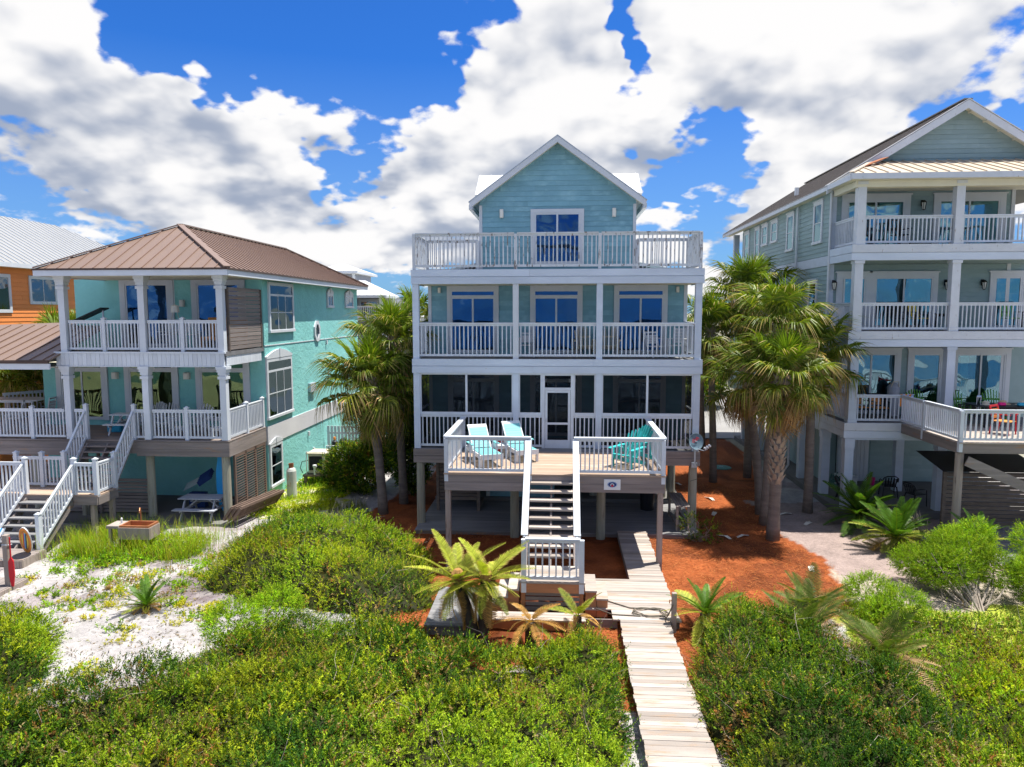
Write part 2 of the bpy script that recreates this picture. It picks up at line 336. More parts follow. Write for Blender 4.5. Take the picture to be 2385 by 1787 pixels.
def leafmat(name, trans=.3, rough=.6, spec=.12, var=.25):
    m = bpy.data.materials.new(name); m.use_nodes = True; T = NT(m.node_tree); b = T.n['Principled BSDF']; out = T.n['Material Output']
    at = T.N('ShaderNodeAttribute', attribute_name='Col'); g = T.N('ShaderNodeNewGeometry'); oi = T.N('ShaderNodeObjectInfo')
    f = T.m('MULTIPLY', T.rng(T.noise(g.outputs['Position'], 1.7, 4), .3, .7, 1-var, 1+var), T.rng(oi.outputs['Random'], 0, 1, .8, 1.2))
    n = T.N('ShaderNodeVectorMath', operation='SCALE'); T.l.new(at.outputs['Color'], n.inputs[0]); T.l.new(f, n.inputs[3])
    T.l.new(n.outputs[0], b.inputs['Base Color']); b.inputs['Roughness'].default_value = rough; b.inputs['Specular IOR Level'].default_value = spec
    tl = T.N('ShaderNodeBsdfTranslucent'); mm = T.N('ShaderNodeVectorMath', operation='MULTIPLY'); T.l.new(n.outputs[0], mm.inputs[0]); mm.inputs[1].default_value = (1.5, 1.6, .6); T.l.new(mm.outputs[0], tl.inputs[0])
    mx = T.N('ShaderNodeMixShader'); mx.inputs[0].default_value = trans; T.l.new(b.outputs[0], mx.inputs[1]); T.l.new(tl.outputs[0], mx.inputs[2]); T.l.new(mx.outputs[0], out.inputs[0]); M[name] = m
mat('white_paint', (.60, .645, .70), .5, .12, 2.2, .07, col2=(.38, .35, .33), c2=.665, c2s=14, c2st=(1, 1, .35), c2w=.03)
mat('peeling_white', (.60, .635, .68), .55, .07, 3, .04, col2=(.36, .33, .31), c2=.645, c2s=12, c2st=(1, 1, .22), c2w=.03)
mat('beam_white', (.545, .615, .71), .5, .11, 1.6, .07, bump=.3, bs=8, st=(.35, 1, 1.3), col2=(.42, .42, .44), c2=.70, c2s=9, c2st=(.3, 1, 1), c2w=.03)
mat('worn_white', (.58, .615, .65), .6, .12, 2.5, .08, col2=(.24, .215, .20), c2=.565, c2s=9, c2st=(1, 1, .30), c2w=.05)
mat('vinyl_white', (.62, .66, .71), .4, .08, 1.4, .05)
mat('trim', (.60, .635, .67), .45, .05, 3, 0)
mat('soffit', (.72, .70, .58), .7, .06, 2)
mat('siding_blue', (.20, .395, .47), .55, .13, 1.3, .07, bump=.1, bs=60, col2=(.29, .52, .585), c2=.50, c2s=1.6, c2w=.22)
mat('siding_grey', (.27, .37, .375), .6, .08, 1.2, .05, bump=.1, bs=60, col2=(.32, .425, .44), c2=.52, c2s=1.4, c2w=.2)
mat('siding_orange', (.78, .27, .08), .6, .06, 1.0, .05)
mat('siding_far', (.32, .34, .39), .7, .08, 1.0, .03)
mat('stucco', (.25, .60, .57), .85, .13, .35, 0, bump=1.7, bs=7, col2=(.30, .68, .65), c2=.5, c2s=.9, c2w=.25)
mat('band_white', (.60, .60, .62), .8, .06, 1, 0, bump=.4, bs=12)
mat('roof_tan', (.215, .15, .117), .38, .07, .5, .03, spec=.5)
mat('roof_seam', (.22, .145, .115), .4, .05, 1)
mat('roof_grey', (.225, .20, .175), .45, .1, .7, .03)
mat('roof_cream', (.52, .44, .34), .42, .1, .8, .05)
mat('roof_white', (.6, .61, .62), .35, .04, .6, .02)
mat('roof_pale', (.30, .30, .295), .4, .06, .6, .02)
mat('roof_edge', (.09, .06, .05), .5, .1, 2)
mat('metal_grey', (.47, .52, .58), .32, .06, 2, metal=.3)
mat('rust', (.33, .13, .06), .8, .4, 9)
mat('wood_grey', (.25, .215, .20), .8, .28, 1.2, .12, bump=.5, bs=9, st=(.35, 3.5, 6), col2=(.36, .20, .10), c2=.60, c2s=2.2, c2st=(.4, 2, 3), c2w=.12)
mat('wood_grey_y', (.25, .215, .20), .8, .28, 1.2, .12, bump=.5, bs=9, st=(3.5, .35, 6), col2=(.33, .19, .11), c2=.62, c2s=2.2, c2st=(2, .4, 3), c2w=.12)
mat('wood_post', (.33, .275, .24), .85, .25, 1.5, .1, bump=.4, bs=9, st=(5, 5, .4), col2=(.20, .16, .13), c2=.58, c2s=3, c2st=(4, 4, .5))
mat('pile_wood', (.34, .33, .26), .9, .22, 2, .1, bump=.5, bs=8, st=(6, 6, .35), col2=(.21, .19, .14), c2=.56, c2s=3, c2st=(5, 5, .3))
mat('plank_pale', (.375, .33, .295), .8, .22, 1.6, .24, bump=.4, bs=10, st=(.5, 4, 1), col2=(.33, .225, .145), c2=.53, c2s=2.4, c2st=(.5, 2.5, 1), c2w=.18)
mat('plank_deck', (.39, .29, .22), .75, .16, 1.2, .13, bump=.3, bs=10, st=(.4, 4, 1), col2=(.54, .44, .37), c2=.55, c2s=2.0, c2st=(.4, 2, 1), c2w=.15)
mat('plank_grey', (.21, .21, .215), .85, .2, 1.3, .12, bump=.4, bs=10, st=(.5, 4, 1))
mat('wood_red', (.48, .22, .11), .8, .25, 1.5, .15, bump=.3, bs=9, st=(.4, 4, 5))
mat('wood_dark', (.15, .12, .10), .85, .3, 2, .12, bump=.4, bs=10, st=(1, 1, 5))
mat('louver_brown', (.17, .12, .095), .8, .25, 2, .12)
mat('concrete', (.16, .155, .15), .9, .15, .7, 0, bump=.3, bs=20)
mat('driveway', (.27, .265, .26), .9, .1, .6)
mat('unlit_interior', (.012, .018, .028), .6, .1, 2)  # near-black colour stands in for the darkness indoors
mat('blind', (.55, .56, .57), .7, .06, 3)
mat('curtain', (.30, .62, .62), .8, .1, 3)
glass('pane_blue', (.5, .75, 1), (.10, .24, .48), .8, .27)
glass('pane_dark', (.6, .7, .8), (.35, .5, .65), .8, .10)
glass('pane_grey', (.8, .85, .9), (.7, .8, .9), .8, .14)
glass('pane_teal', (.75, .95, .97), (.45, .72, .85), .85, .20)
glass('pane_green', (.7, .8, .7), (.34, .46, .22), .7, .18)
screen('screen_mesh', (.014, .018, .023), .42)
mat('lamp_black', (.015, .015, .017), .45, .1, 5)
mat('lamp_white', (.78, .77, .70), .5, .05, 3)
mat('black_plastic', (.02, .022, .026), .45, .1, 4)
mat('turquoise', (.045, .46, .46), .5, .12, 5, .08)
mat('aqua', (.17, .50, .52), .5, .06, 5, .05)
mat('white_plastic', (.66, .68, .70), .45, .04, 4, .03)
mat('green_plastic', (.14, .40, .06), .5, .1, 4, .06)
mat('picnic_grey', (.36, .38, .42), .55, .08, 3, .05)
mat('chair_wood', (.56, .24, .06), .6, .15, 4, .1)
mat('navy', (.02, .05, .17), .8, .15, 4)
mat('beige', (.62, .57, .44), .5, .08, 3)
mat('straw_hat', (.62, .47, .28), .8, .15, 9)
mat('towel_blue', (.42, .58, .86), .9, .1, 6)
mat('towel_white', (.8, .82, .85), .9, .06, 6)
mat('red_plastic', (.55, .02, .03), .45, .1, 4)
mat('pink_plastic', (.75, .03, .22), .45, .08, 4)
mat('yellow_paint', (.75, .55, .05), .5, .1, 4)
mat('orange_fabric', (.75, .28, .06), .7, .12, 5)
mat('cooler_blue', (.04, .36, .55), .45, .1, 4)
mat('tank_grey', (.55, .58, .54), .5, .12, 3, col2=(.45, .20, .06), c2=.60, c2s=4, c2st=(1, 1, .5))
mat('bronze', (.42, .17, .08), .45, .25, 5, metal=.4)
mat('cable', (.05, .05, .05), .5, .1, 4)
mat('hose', (.13, .115, .09), .6, .15, 4)
mat('surf_blue', (.03, .35, .75), .4, .08, 3)
mat('dish_grey', (.13, .20, .25), .45, .08, 3)
mat('net_green', (.10, .22, .20), .8, .3, 8)
mat('cover_grey', (.36, .38, .43), .8, .12, 4)
mat('trunk', (.20, .165, .14), .95, .3, 2.2, .1, bump=.9, bs=14, st=(1, 1, 3.5))
mat('trunk_red', (.42, .17, .07), .95, .3, 3, .1, bump=.9, bs=14, st=(1, 1, 3))
mat('boot', (.42, .33, .25), .95, .35, 3, .15, bump=.5, bs=20)
mat('trunk_dark', (.06, .05, .04), .95, .3, 6, 0, bump=.9, bs=25)
mat('twig', (.26, .19, .145), .9, .3, 3)
mat('twig_pale', (.33, .28, .235), .9, .25, 3)
mat('cone', (.36, .20, .07), .9, .35, 14, bump=1., bs=45)
mat('litter', (.6, .56, .5), .9, .2, 4)
leafmat('leaf', .34); leafmat('frond', .24, .45, .22, .25); leafmat('grass', .32, .6, .12, .2)
# ------------------------------------------------------------------ ground
_h = np.random.default_rng(5).random((256, 256))
def vn(x, y):
    x = np.asarray(x, float); y = np.asarray(y, float); xi = np.floor(x).astype(int); yi = np.floor(y).astype(int); fx = x-xi; fy = y-yi
    fx = fx*fx*(3-2*fx); fy = fy*fy*(3-2*fy); g = lambda a, b: _h[a & 255, b & 255]
    return (g(xi, yi)*(1-fx)+g(xi+1, yi)*fx)*(1-fy)+(g(xi, yi+1)*(1-fx)+g(xi+1, yi+1)*fx)*fy
def fbm(x, y, n=4, s=0.): return sum(vn(x*2**i+17*i+s, y*2**i+31*i+s)*.5**i for i in range(n))/sum(.5**i for i in range(n))
def inpoly(x, y, poly):
    r = np.zeros(np.shape(x), bool); n = len(poly)
    for i in range(n):
        (x1, y1), (x2, y2) = poly[i], poly[(i+1) % n]
        c = ((y1 > y) != (y2 > y)) & (x < (x2-x1)*(y-y1)/((y2-y1) or 1e-9)+x1); r ^= c
    return r
def gz(x, y):
    x = np.asarray(x, float); y = np.asarray(y, float)
    return -.10+.22*(fbm(x*.22, y*.22, 3)-.5)*np.clip((23-y)/6, .15, 1)+.07*(fbm(x*1.3, y*1.3, 3)-.5)+.075*(fbm(x*2.9+7, y*2.9, 2)-.5)*np.clip((21-y)/2, 0, 1)
def gz1(x, y): return float(gz(np.array([x]), np.array([y]))[0])
STRAW = [(-7.6, 21.5), (-6, 30), (-5, 46), (9.6, 46), (9.4, 30), (8.2, 27.2), (7.6, 23), (7.9, 20.3), (6.9, 17), (4.9, 15.2), (2.6, 12.4), (1.3, 12.4), (1.2, 15), (-2.9, 12.9), (-4.6, 15.2), (-3.6, 19), (-5.6, 21.6)]
MULCH = [(7.3, 27.3), (12.4, 27.5), (13.5, 25), (13.6, 22.5), (9.9, 19.2), (8.1, 19.4), (7.3, 22.6)]
GRASS_R = [(6.6, 17.2), (9.0, 17.4), (17, 18.5), (17, 8), (6.0, 8), (6.9, 12.9), (6.5, 15)]
LAWN = [(-11.4, 24.3), (-11.4, 31), (-9.3, 31), (-8.1, 26.4), (-8.3, 24.0), (-9.6, 23.4)]
def ground_colour(x, y):
    wx = x+.9*(fbm(x*.8, y*.8, 4)-.5); wy = y+.9*(fbm(x*.8+50, y*.8+9, 4)-.5)
    n = fbm(x*2.2, y*2.2, 4)[:, None]; n2 = fbm(x*.6+5, y*.6+2, 3)[:, None]
    sand = np.array([.40, .38, .378])*(.66+.55*n); sand = np.where((n2 > .60), sand*np.array([.76, .71, .72]), sand)
    c = sand
    dark = (np.hypot(x+8.9, y-17.6) < 1.6)[:, None] & (n > .44); c = np.where(dark, sand*np.array([.62, .57, .60]), c)
    c = np.where((y > 33)[:, None], np.array([.27, .26, .20])*(.8+.4*n), c)
    c = np.where(((x > 6.8) & (y > 8) & (y < 24))[:, None], np.array([.36, .31, .25])*(.7+.6*n), c)
    c = np.where(inpoly(wx, wy, GRASS_R)[:, None], np.array([.33, .38, .05])*(.6+.7*n), c)
    c = np.where(inpoly(wx, wy, STRAW)[:, None], np.array([.29, .082, .026])*(.45+1.0*n)*np.where(n2 > .58, np.array([.62, .62, .7]), 1.), c)
    c = np.where(inpoly(wx, wy, MULCH)[:, None], np.array([.30, .235, .215])*(.7+.6*n), c)
    c = np.where(inpoly(wx, wy, LAWN)[:, None], np.where(n > .56, np.array([.55, .50, .38]), np.array([.40, .44, .035])*(.7+.6*n)), c)
    return np.clip(c, 0, 1)
def build_ground():
    xs = np.concatenate([-np.geomspace(2500, 26, 22), np.arange(-24, 24, .13), np.geomspace(26, 2500, 22)])
    ys = np.concatenate([[-30, -24, -10, 0, 4], np.arange(7, 32, .13), np.arange(32, 60, 1.), np.geomspace(62, 3000, 20)])
    X, Y = np.meshgrid(xs, ys); x = X.ravel(); y = Y.ravel(); z = gz(x, y); z = np.where(y > 60, -.1, z)
    z = np.where((x > -4.9) & (x < 4.8) & (y > 22.4), np.minimum(z, -.12), z)
    z = np.where((x > 9.9) & (y > 25.2) & (y < 46), np.minimum(z, .0), z); z = np.where((x < -11.3) & (y > 23.2) & (y < 42), np.minimum(z, -.06), z)
    nx, ny = len(xs), len(ys); i = np.arange(nx*ny).reshape(ny, nx)
    f = np.stack([i[:-1, :-1], i[:-1, 1:], i[1:, 1:], i[1:, :-1]], -1).reshape(-1, 4)
    me = bpy.data.meshes.new('ground'); me.vertices.add(len(x)); me.vertices.foreach_set('co', np.stack([x, y, z], 1).ravel())
    me.loops.add(f.size); me.loops.foreach_set('vertex_index', f.ravel()); me.polygons.add(len(f))
    me.polygons.foreach_set('loop_start', np.arange(0, f.size, 4)); me.update(calc_edges=True)
    me.polygons.foreach_set('use_smooth', [True]*len(f))
    c = np.ones((len(x), 4)); c[:, :3] = ground_colour(x, y)
    a = me.color_attributes.new('Col', 'FLOAT_COLOR', 'POINT'); a.data.foreach_set('color', c.ravel())
    m = bpy.data.materials.new('ground'); m.use_nodes = True; T = NT(m.node_tree); b = T.n['Principled BSDF']
    at = T.N('ShaderNodeAttribute', attribute_name='Col'); g = T.N('ShaderNodeNewGeometry')
    mp = T.N('ShaderNodeMapping'); T.l.new(g.outputs['Position'], mp.inputs[0])
    n1 = T.noise(mp.outputs[0], 9, 6, .7); n2 = T.noise(mp.outputs[0], 55, 4, .7)
    s = T.N('ShaderNodeVectorMath', operation='SCALE'); T.l.new(at.outputs['Color'], s.inputs[0])
    T.l.new(T.m('MULTIPLY', T.rng(n1, .3, .7, .78, 1.2), T.rng(n2, .3, .7, .72, 1.28)), s.inputs[3])
    T.l.new(s.outputs[0], b.inputs['Base Color']); b.inputs['Roughness'].default_value = .95; b.inputs['Specular IOR Level'].default_value = .15
    bn = T.N('ShaderNodeBump'); bn.inputs['Strength'].default_value = .8; bn.inputs['Distance'].default_value = .06
    T.l.new(T.m('ADD', T.noise(mp.outputs[0], 6, 5, .65), T.m('MULTIPLY', n2, .3)), bn.inputs['Height']); T.l.new(bn.outputs[0], b.inputs['Normal'])
    me.materials.append(m); M['ground'] = m
    o = bpy.data.objects.new('ground', me); COL.objects.link(o); tag(o, 'sand, orange pine straw and grey mulch around the beach houses', 'ground', kind='structure')
build_ground()
sea = bpy.data.materials.new('sea_water'); sea.use_nodes = True; T_ = NT(sea.node_tree); b_ = T_.n['Principled BSDF']; b_.inputs['Base Color'].default_value = (.012, .07, .12, 1); b_.inputs['Roughness'].default_value = .12
g_ = T_.N('ShaderNodeNewGeometry'); bn_ = T_.N('ShaderNodeBump'); bn_.inputs['Strength'].default_value = .6; bn_.inputs['Distance'].default_value = .4; T_.l.new(T_.noise(g_.outputs['Position'], .35, 4), bn_.inputs['Height']); T_.l.new(bn_.outputs[0], b_.inputs['Normal']); M['sea_water'] = sea
tag(MB().add([(-3500, -26, -.25), (3500, -26, -.25), (3500, -5000, -.25), (-3500, -5000, -.25)], [(0, 1, 2, 3)]).build('sea', 'sea_water'), kind='structure')
dv = box('driveway', 'driveway', None, -4.8, 30, 41, 64, -.06, -.035); tag(dv, 'pale concrete driveway behind the houses', 'driveway', kind='structure')
# boardwalk of single planks
def boardwalk():
    o = MB().box(1.48, 1.56, 7.5, 15.9, -.12, .10).box(2.42, 2.50, 7.5, 15.9, -.12, .10).box(.6, 1.36, 15.93, 15.97, -.1, .105).box(2.58, 2.76, 15.93, 15.97, -.1, .105).box(2.74, 2.79, 15.97, 22.6, -.1, .105).box(1.88, 1.93, 18.5, 22.6, -.1, .105).build('boardwalk', 'wood_grey_y', None)
    tag(o, 'weathered pale plank boardwalk running from the stairs through the scrub', 'boardwalk', kind='structure')
    y = 7.6
    while y < 22.55:
        j = random.uniform(-.018, .018); x0, x1 = (1.40, 2.53) if y < 15.85 else ((.62 if y > 16.35 else 1.25, 2.80) if y < 18.35 else (1.87, 2.80))
        piece('plank', 'plank_pale', o, x0+(j if y < 15.85 else 0), x1+j, y, y+.133, .105, .143+random.uniform(-.003, .004)); y += .14
boardwalk()
# ------------------------------------------------------------------ main house
def lamp_box(parent, x, y, z, w=.11, h=.2, d=.1):
    b = MB().box(x-w/2, x+w/2, y-d, y, z-h/2, z+h/2).box(x-w*.36, x+w*.36, y-d*1.15, y-d, z-h*.42, z+h*.42); return b.build('wall_lamp', 'lamp_white', parent, .008)
def main_house():
    H = thing('beach_house', 'pale blue clapboard beach house on piles with gabled top floor and roof deck', 'house', (-.15, 25.6, 0), world=True)
    xl, xr, yw = -4.75, 4.45, 25.6; F = ('y', yw)
    w = box('wall', 'siding_blue', H, xl, xr, yw, 37, 2.62, 8.55)
    for z0, z1 in ((2.68, 5.18), (5.70, 8.12)): clapboards(w, 'siding_blue', F, xl+.1, xr-.1, z0, z1)
    for x0 in (xl-.02, xr-.10):
        for z0, z1 in ((2.66, 5.2), (5.66, 8.14)): piece('corner_trim', 'trim', w, x0, x0+.12, yw-.045, yw+.1, z0, z1)
    # top floor with its gable
    gx0, gx1, gc, yg = -2.89, 2.63, -.13, 25.72
    g = MB().prism([(gx0, 8.5), (gx1, 8.5), (gx1, 11.13), (gc, 13.11), (gx0, 11.13)], yg, 36.2).build('gable_wall', 'siding_blue', H)
    z = 8.62
    while z < 12.95:
        t = z+.178; hw = (gx1-gx0)/2-.05 if t < 11.1 else max(.05, (13.10-t)/(13.10-11.13)*(gx1-gx0)/2-.02)
        cut = gc+random.uniform(-.6, .6)*hw
        if hw > 1.4: clapboard(g, 'siding_blue', ('y', yg), gc-hw, cut-.002, z, .176); clapboard(g, 'siding_blue', ('y', yg), cut+.002, gc+hw, z, .176)
        else: clapboard(g, 'siding_blue', ('y', yg), gc-hw, gc+hw, z, .176)
        z = t
    for x0 in (gx0-.02, gx1-.09): piece('corner_trim', 'trim', g, x0, x0+.11, yg-.05, yg+.1, 8.62, 10.98)
    slider(g, ('y', yg), -1.07, .82, 8.86, 10.70, None, cw=.13, pane='pane_blue', curtain=None)
    for x in (-2.1, 1.87): lamp_box(g, x, yg-.03, 10.68, .13, .3, .14)
    # roof over the gable
    ey, by = 25.32, 36.6; ez, rz_ = 11.05, 13.27; x0, x1 = gc-3.08, gc+3.08
    R_ = MB().chevron(gc, rz_, x0, x1, ez, .11, ey, by).build('roof', 'roof_white', H)
    MB().chevron(gc, rz_+.03, x0-.03, x1+.03, ez+.01, .028, ey-.05, ey+.18).build('rake_flashing', 'metal_grey', R_)
    MB().chevron(gc, rz_-.002, x0, x1, ez-.002, .22, ey-.035, ey-.002).build('rake_board', 'trim', R_)
    MB().chevron(gc, rz_-.113, x0+.02, x1-.02, ez-.10, .05, ey, yg+.01).build('soffit', 'soffit', R_)
    for s in (-1, 1):
        xe = gc+s*3.10
        b = MB().box(min(xe, xe-s*.12), max(xe, xe-s*.12), ey-.02, by, ez-.26, ez-.10); b.build('gutter', 'trim', R_)
        n = 24
        for i in range(n):
            y = ey+.25+i*(by-ey-.3)/n; stick('seam', 'roof_white', R_, (gc+s*.05, y, rz_-.01), (xe, y, ez+.02), .025, .03)
    # cross gable behind and the low side roofs
    c = MB(); c.slab([(-3.5, 31, 13.02), (3.25, 31, 13.02), (3.25, 29.4, 11.95), (-3.5, 29.4, 11.95)], .08); c.slab([(-3.5, 31, 13.02), (3.25, 31, 13.02), (3.25, 32.6, 11.95), (-3.5, 32.6, 11.95)], .08)
    cr = c.build('cross_roof', 'roof_white', H)
    for i in range(15): x = -3.45+i*.47; stick('seam', 'roof_white', cr, (x, 30.98, 13.03), (x, 29.4, 11.965), .025, .03)
    MB().prism([(29.7, 9.5), (32.3, 9.5), (32.3, 12.0), (31, 12.9), (29.7, 12.0)], -3.3, 3.05, 'x').build('cross_wall', 'siding_blue', H)
    lo = MB(); lo.slab([(gx0, 26.1, 9.02), (gx0, 37, 9.02), (-5.15, 37, 8.56), (-5.15, 26.1, 8.56)], .1); lo.slab([(gx1, 26.1, 9.02), (gx1, 37, 9.02), (4.85, 37, 8.56), (4.85, 26.1, 8.56)], .1); lo.build('side_roof', 'roof_white', H)
    # porches: floors, beams, columns
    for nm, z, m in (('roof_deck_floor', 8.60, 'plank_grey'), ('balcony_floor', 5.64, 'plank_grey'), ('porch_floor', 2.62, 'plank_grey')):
        box(nm, m, H, -4.86, 4.56, 23.46, 25.62, z-.10, z)
    for z0, m in ((8.12, 'beam_white'), (5.18, 'beam_white'), (2.14, 'wood_grey')):
        bm = box('rim_beam', m, H, -4.90, 4.60, 23.405, 23.455, z0+.01, z0+.46) if z0 > 3 else box('rim_beam', m, H, -4.84, 4.6, 23.405, 23.455, z0+.01, z0+.47)
        for k in range(2):
            cut = random.uniform(-2, 2); zz = z0+.235*k+.009*k
            piece('beam_board', m, bm, -4.93, cut-.003, 23.37, 23.404, zz, zz+.226); piece('beam_board', m, bm, cut+.004, 4.62, 23.372, 23.404, zz, zz+.226)
        for x0 in (-4.93, 4.585): piece('beam_board', 'beam_white' if z0 > 3 else 'wood_grey_y', bm, x0, x0+.035, 23.456, 25.6, z0, z0+.46)
    box('balcony_ceiling', 'soffit', H, -4.86, 4.56, 23.46, 25.6, 8.14, 8.17); box('porch_ceiling', 'siding_grey', H, -4.86, 4.56, 23.46, 25.6, 5.20, 5.23)
    xs = [(-4.90, -4.69), (-1.56, -1.37), (1.18, 1.38), (4.36, 4.57)]
    for (x0, x1) in xs:
        piece('column', 'peeling_white' if x0 == -1.56 else 'beam_white', H, x0, x1, 23.42, 23.62, 5.64, 8.12); piece('column', 'beam_white', H, x0, x1, 23.42, 23.62, 2.62, 5.18)
    # mid balcony
    for i in range(3): railing(H, (xs[i][1], 23.5, 5.68), (xs[i+1][0], 23.5, 5.68), 1.15)
    for x in (-4.79, 4.46): railing(H, (x, 23.62, 5.68), (x, 25.56, 5.68), 1.15, individual=False)
    for a0, a1 in ((-4.08, -2.21), (-1.08, .79), (1.90, 3.78)):
        slider(w, F, a0, a1, 5.70, 7.74, (7.80, 7.93), cw=.13, pane='pane_blue', curtain=((.06, .47), (.55, .95)) if a0 > 0 else ((.05, .5),))
        slider(w, F, a0, a1, 2.70, 4.74, (4.80, 4.93), cw=.13, pane='pane_dark')
    for x in (-4.35, 4.12): lamp_box(w, x, yw-.03, 7.98, .1, .2, .1)
    # roof deck railing
    px = [-4.83, -1.47, 1.27, 4.5]
    for i in range(3): railing(H, (px[i]+.05, 23.47, 8.62), (px[i+1]-.05, 23.47, 8.62), 1.14, 'worn_white')
    for i, x in enumerate(px): piece('rail_post', 'worn_white', H, x-.05, x+.05, 23.42, 23.52, 8.60, 9.74)
    for x, gx in ((-4.83, -2.96), (4.5, 2.70)):
        railing(H, (x, 23.54, 8.62), (x, 25.6, 8.62), 1.14, 'worn_white', individual=False)
        railing(H, (min(x, gx), 25.68, 8.62), (max(x, gx), 25.68, 8.62), 1.14, 'worn_white', individual=False)
        piece('rail_post', 'worn_white', H, x-.05, x+.05, 25.63, 25.73, 8.6, 9.74); piece('rail_post', 'worn_white', H, gx-.05, gx+.05, 25.58, 25.68, 8.6, 9.74)
    # screened porch
    bays = [(-4.69, -1.56, 3), (-1.37, -.60, 2), (.46, 1.18, 2), (1.38, 4.36, 3)]
    for x0, x1, k in bays:
        fr = MB().box(x0, x1, 23.46, 23.56, 3.80, 3.86).box(x0, x1, 23.46, 23.56, 5.12, 5.18).box(x0, x0+.045, 23.465, 23.555, 3.86, 5.12).box(x1-.045, x1, 23.465, 23.555, 3.86, 5.12)
        if k == 3: m_ = (x0+x1)/2; fr.box(m_-.035, m_+.035, 23.465, 23.555, 3.86, 5.12)
        f = fr.build('screen_frame', 'white_paint', H)
        if k == 3:
            m_ = (x0+x1)/2; piece('screen', 'screen_mesh', f, x0+.045, m_-.035, 23.51, 23.512, 3.86, 5.12); piece('screen', 'screen_mesh', f, m_+.035, x1-.045, 23.51, 23.512, 3.86, 5.12)
        else: piece('screen', 'screen_mesh', f, x0+.045, x1-.045, 23.51, 23.512, 3.86, 5.12)
        r = railing(H, (x0, 23.5, 2.64), (x1, 23.5, 2.64), 1.14, cap=.09)
        piece('screen', 'screen_mesh', r, x0, x1, 23.545, 23.547, 2.72, 3.74)
    d = MB()
    for x in (-.60, .36): d.box(x, x+.10, 23.44, 23.6, 2.64, 5.18)
    d.box(-.5, .36, 23.45, 23.55, 4.62, 4.70); d.box(-.5, .36, 23.45, 23.55, 5.10, 5.18)
    df = d.build('screen_door', 'white_paint', H); b = MB()
    for x in (-.49, .27): b.box(x, x+.08, 23.46, 23.51, 2.66, 4.61)
    b.box(-.41, .27, 23.46, 23.51, 4.53, 4.61).box(-.41, .27, 23.46, 23.51, 3.46, 3.53).box(-.41, .27, 23.46, 23.51, 2.66, 2.94)
    b.build('door_frame', 'white_paint', df)
    for z0, z1 in ((2.94, 3.46), (3.53, 4.53), (4.70, 5.10)): piece('screen', 'screen_mesh', df, -.43, .29, 23.485, 23.487, z0, z1)
    piece('door_handle', 'metal_grey', df, -.47, -.44, 23.42, 23.46, 3.55, 3.67)
    for x in (-4.86, 4.5): MB().box(x, x+.06, 23.62, 25.56, 3.80, 3.86).box(x, x+.06, 23.62, 25.56, 2.64, 2.72).build('screen_frame', 'white_paint', H); piece('screen', 'screen_mesh', H, x+.03, x+.032, 23.62, 25.56, 2.72, 5.15)
    # piles and what stands below
    for x, y in ((-4.72, 23.52), (4.42, 23.52), (-1.45, 22.55), (1.34, 22.55), (-4.6, 27.5), (-1.45, 27.5), (1.3, 27.0), (4.2, 26.6), (3.9, 26.9), (4.3, 31)):
        b = MB().cyl((x, y, -.3), (x, y, 2.13 if y > 23 else 2.45), .15, .135, 14); b.sm = False; b.build('pile', 'pile_wood', H)
    pf = box('lower_platform', 'wood_grey', H, -4.75, 4.6, 22.70, 30.9, -.12, -.012)
    y = 22.66
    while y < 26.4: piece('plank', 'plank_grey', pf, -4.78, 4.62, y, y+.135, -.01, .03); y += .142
    box('lower_slab', 'concrete', H, -4.75, 4.6, 26.45, 31, -.011, .16)
    st = box('storage_room', 'siding_blue', H, -2.72, -.2, 26.6, 30.9, .16, 2.5); clapboards(st, 'siding_blue', ('y', 26.6), -2.6, -.25, .2, 2.45, .2)
    piece('corner_trim', 'trim', st, -2.80, -2.66, 26.55, 26.7, .17, 2.5)
    box('back_wall', 'siding_blue', H, -4.6, 4.4, 30.92, 31.0, 0.17, 2.5)
    en = MB().box(-4.45, -4.35, 25.0, 25.1, .03, 2.4).box(-2.98, -2.86, 24.98, 25.1, .03, 2.4).box(-2.96, -2.88, 25.1, 26.5, .03, .15).build('slat_enclosure', 'wood_dark', H)
    for i in range(15): piece('slat', 'wood_dark', en, -4.34, -2.99, 25.02, 25.05, .42+i*.132, .53+i*.132)
    for i in range(15): piece('slat', 'wood_dark', en, -4.42, -4.39, 25.1, 26.5, .42+i*.132, .53+i*.132)
    # front deck
    dk = MB()
    for x in (-3.2, -1.7, -.2, 1.3, 2.85): dk.box(x-.03, x+.03, 19.66, 23.36, 2.42, 2.63)
    D = dk.build('deck', 'wood_grey_y', H); y = 19.54
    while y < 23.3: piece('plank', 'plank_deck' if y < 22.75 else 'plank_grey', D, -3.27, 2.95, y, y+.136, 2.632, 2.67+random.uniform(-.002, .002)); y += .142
    for k in range(2):
        z0 = 2.17+.24*k; piece('rim_board', 'wood_grey', D, -3.25, -.82, 19.57, 19.61, z0, z0+.235); piece('rim_board', 'wood_grey', D, .40, 2.93, 19.57, 19.61, z0, z0+.235)
        for x in (-3.25, 2.89): piece('rim_board', 'wood_grey_y', D, x, x+.04, 19.612, 23.36, z0, z0+.235)
    piece('rim_board', 'wood_grey', D, -.82, .40, 19.57, 19.61, 2.41, 2.63)
    for x, y in ((-3.17, 19.7), (2.82, 19.7)): piece('deck_post', 'wood_post', D, x-.075, x+.075, y-.075, y+.075, -.25, 2.42)
    for a, b in (((-3.22, 19.62), (-.80, 19.62)), ((.40, 19.62), (2.90, 19.62)), ((-3.2, 19.62), (-3.2, 23.36)), ((2.88, 19.62), (2.88, 23.36))):
        railing(D, (*a, 2.67), (*b, 2.67), 1.03, cap=.16, sp=.125, flat=.045)
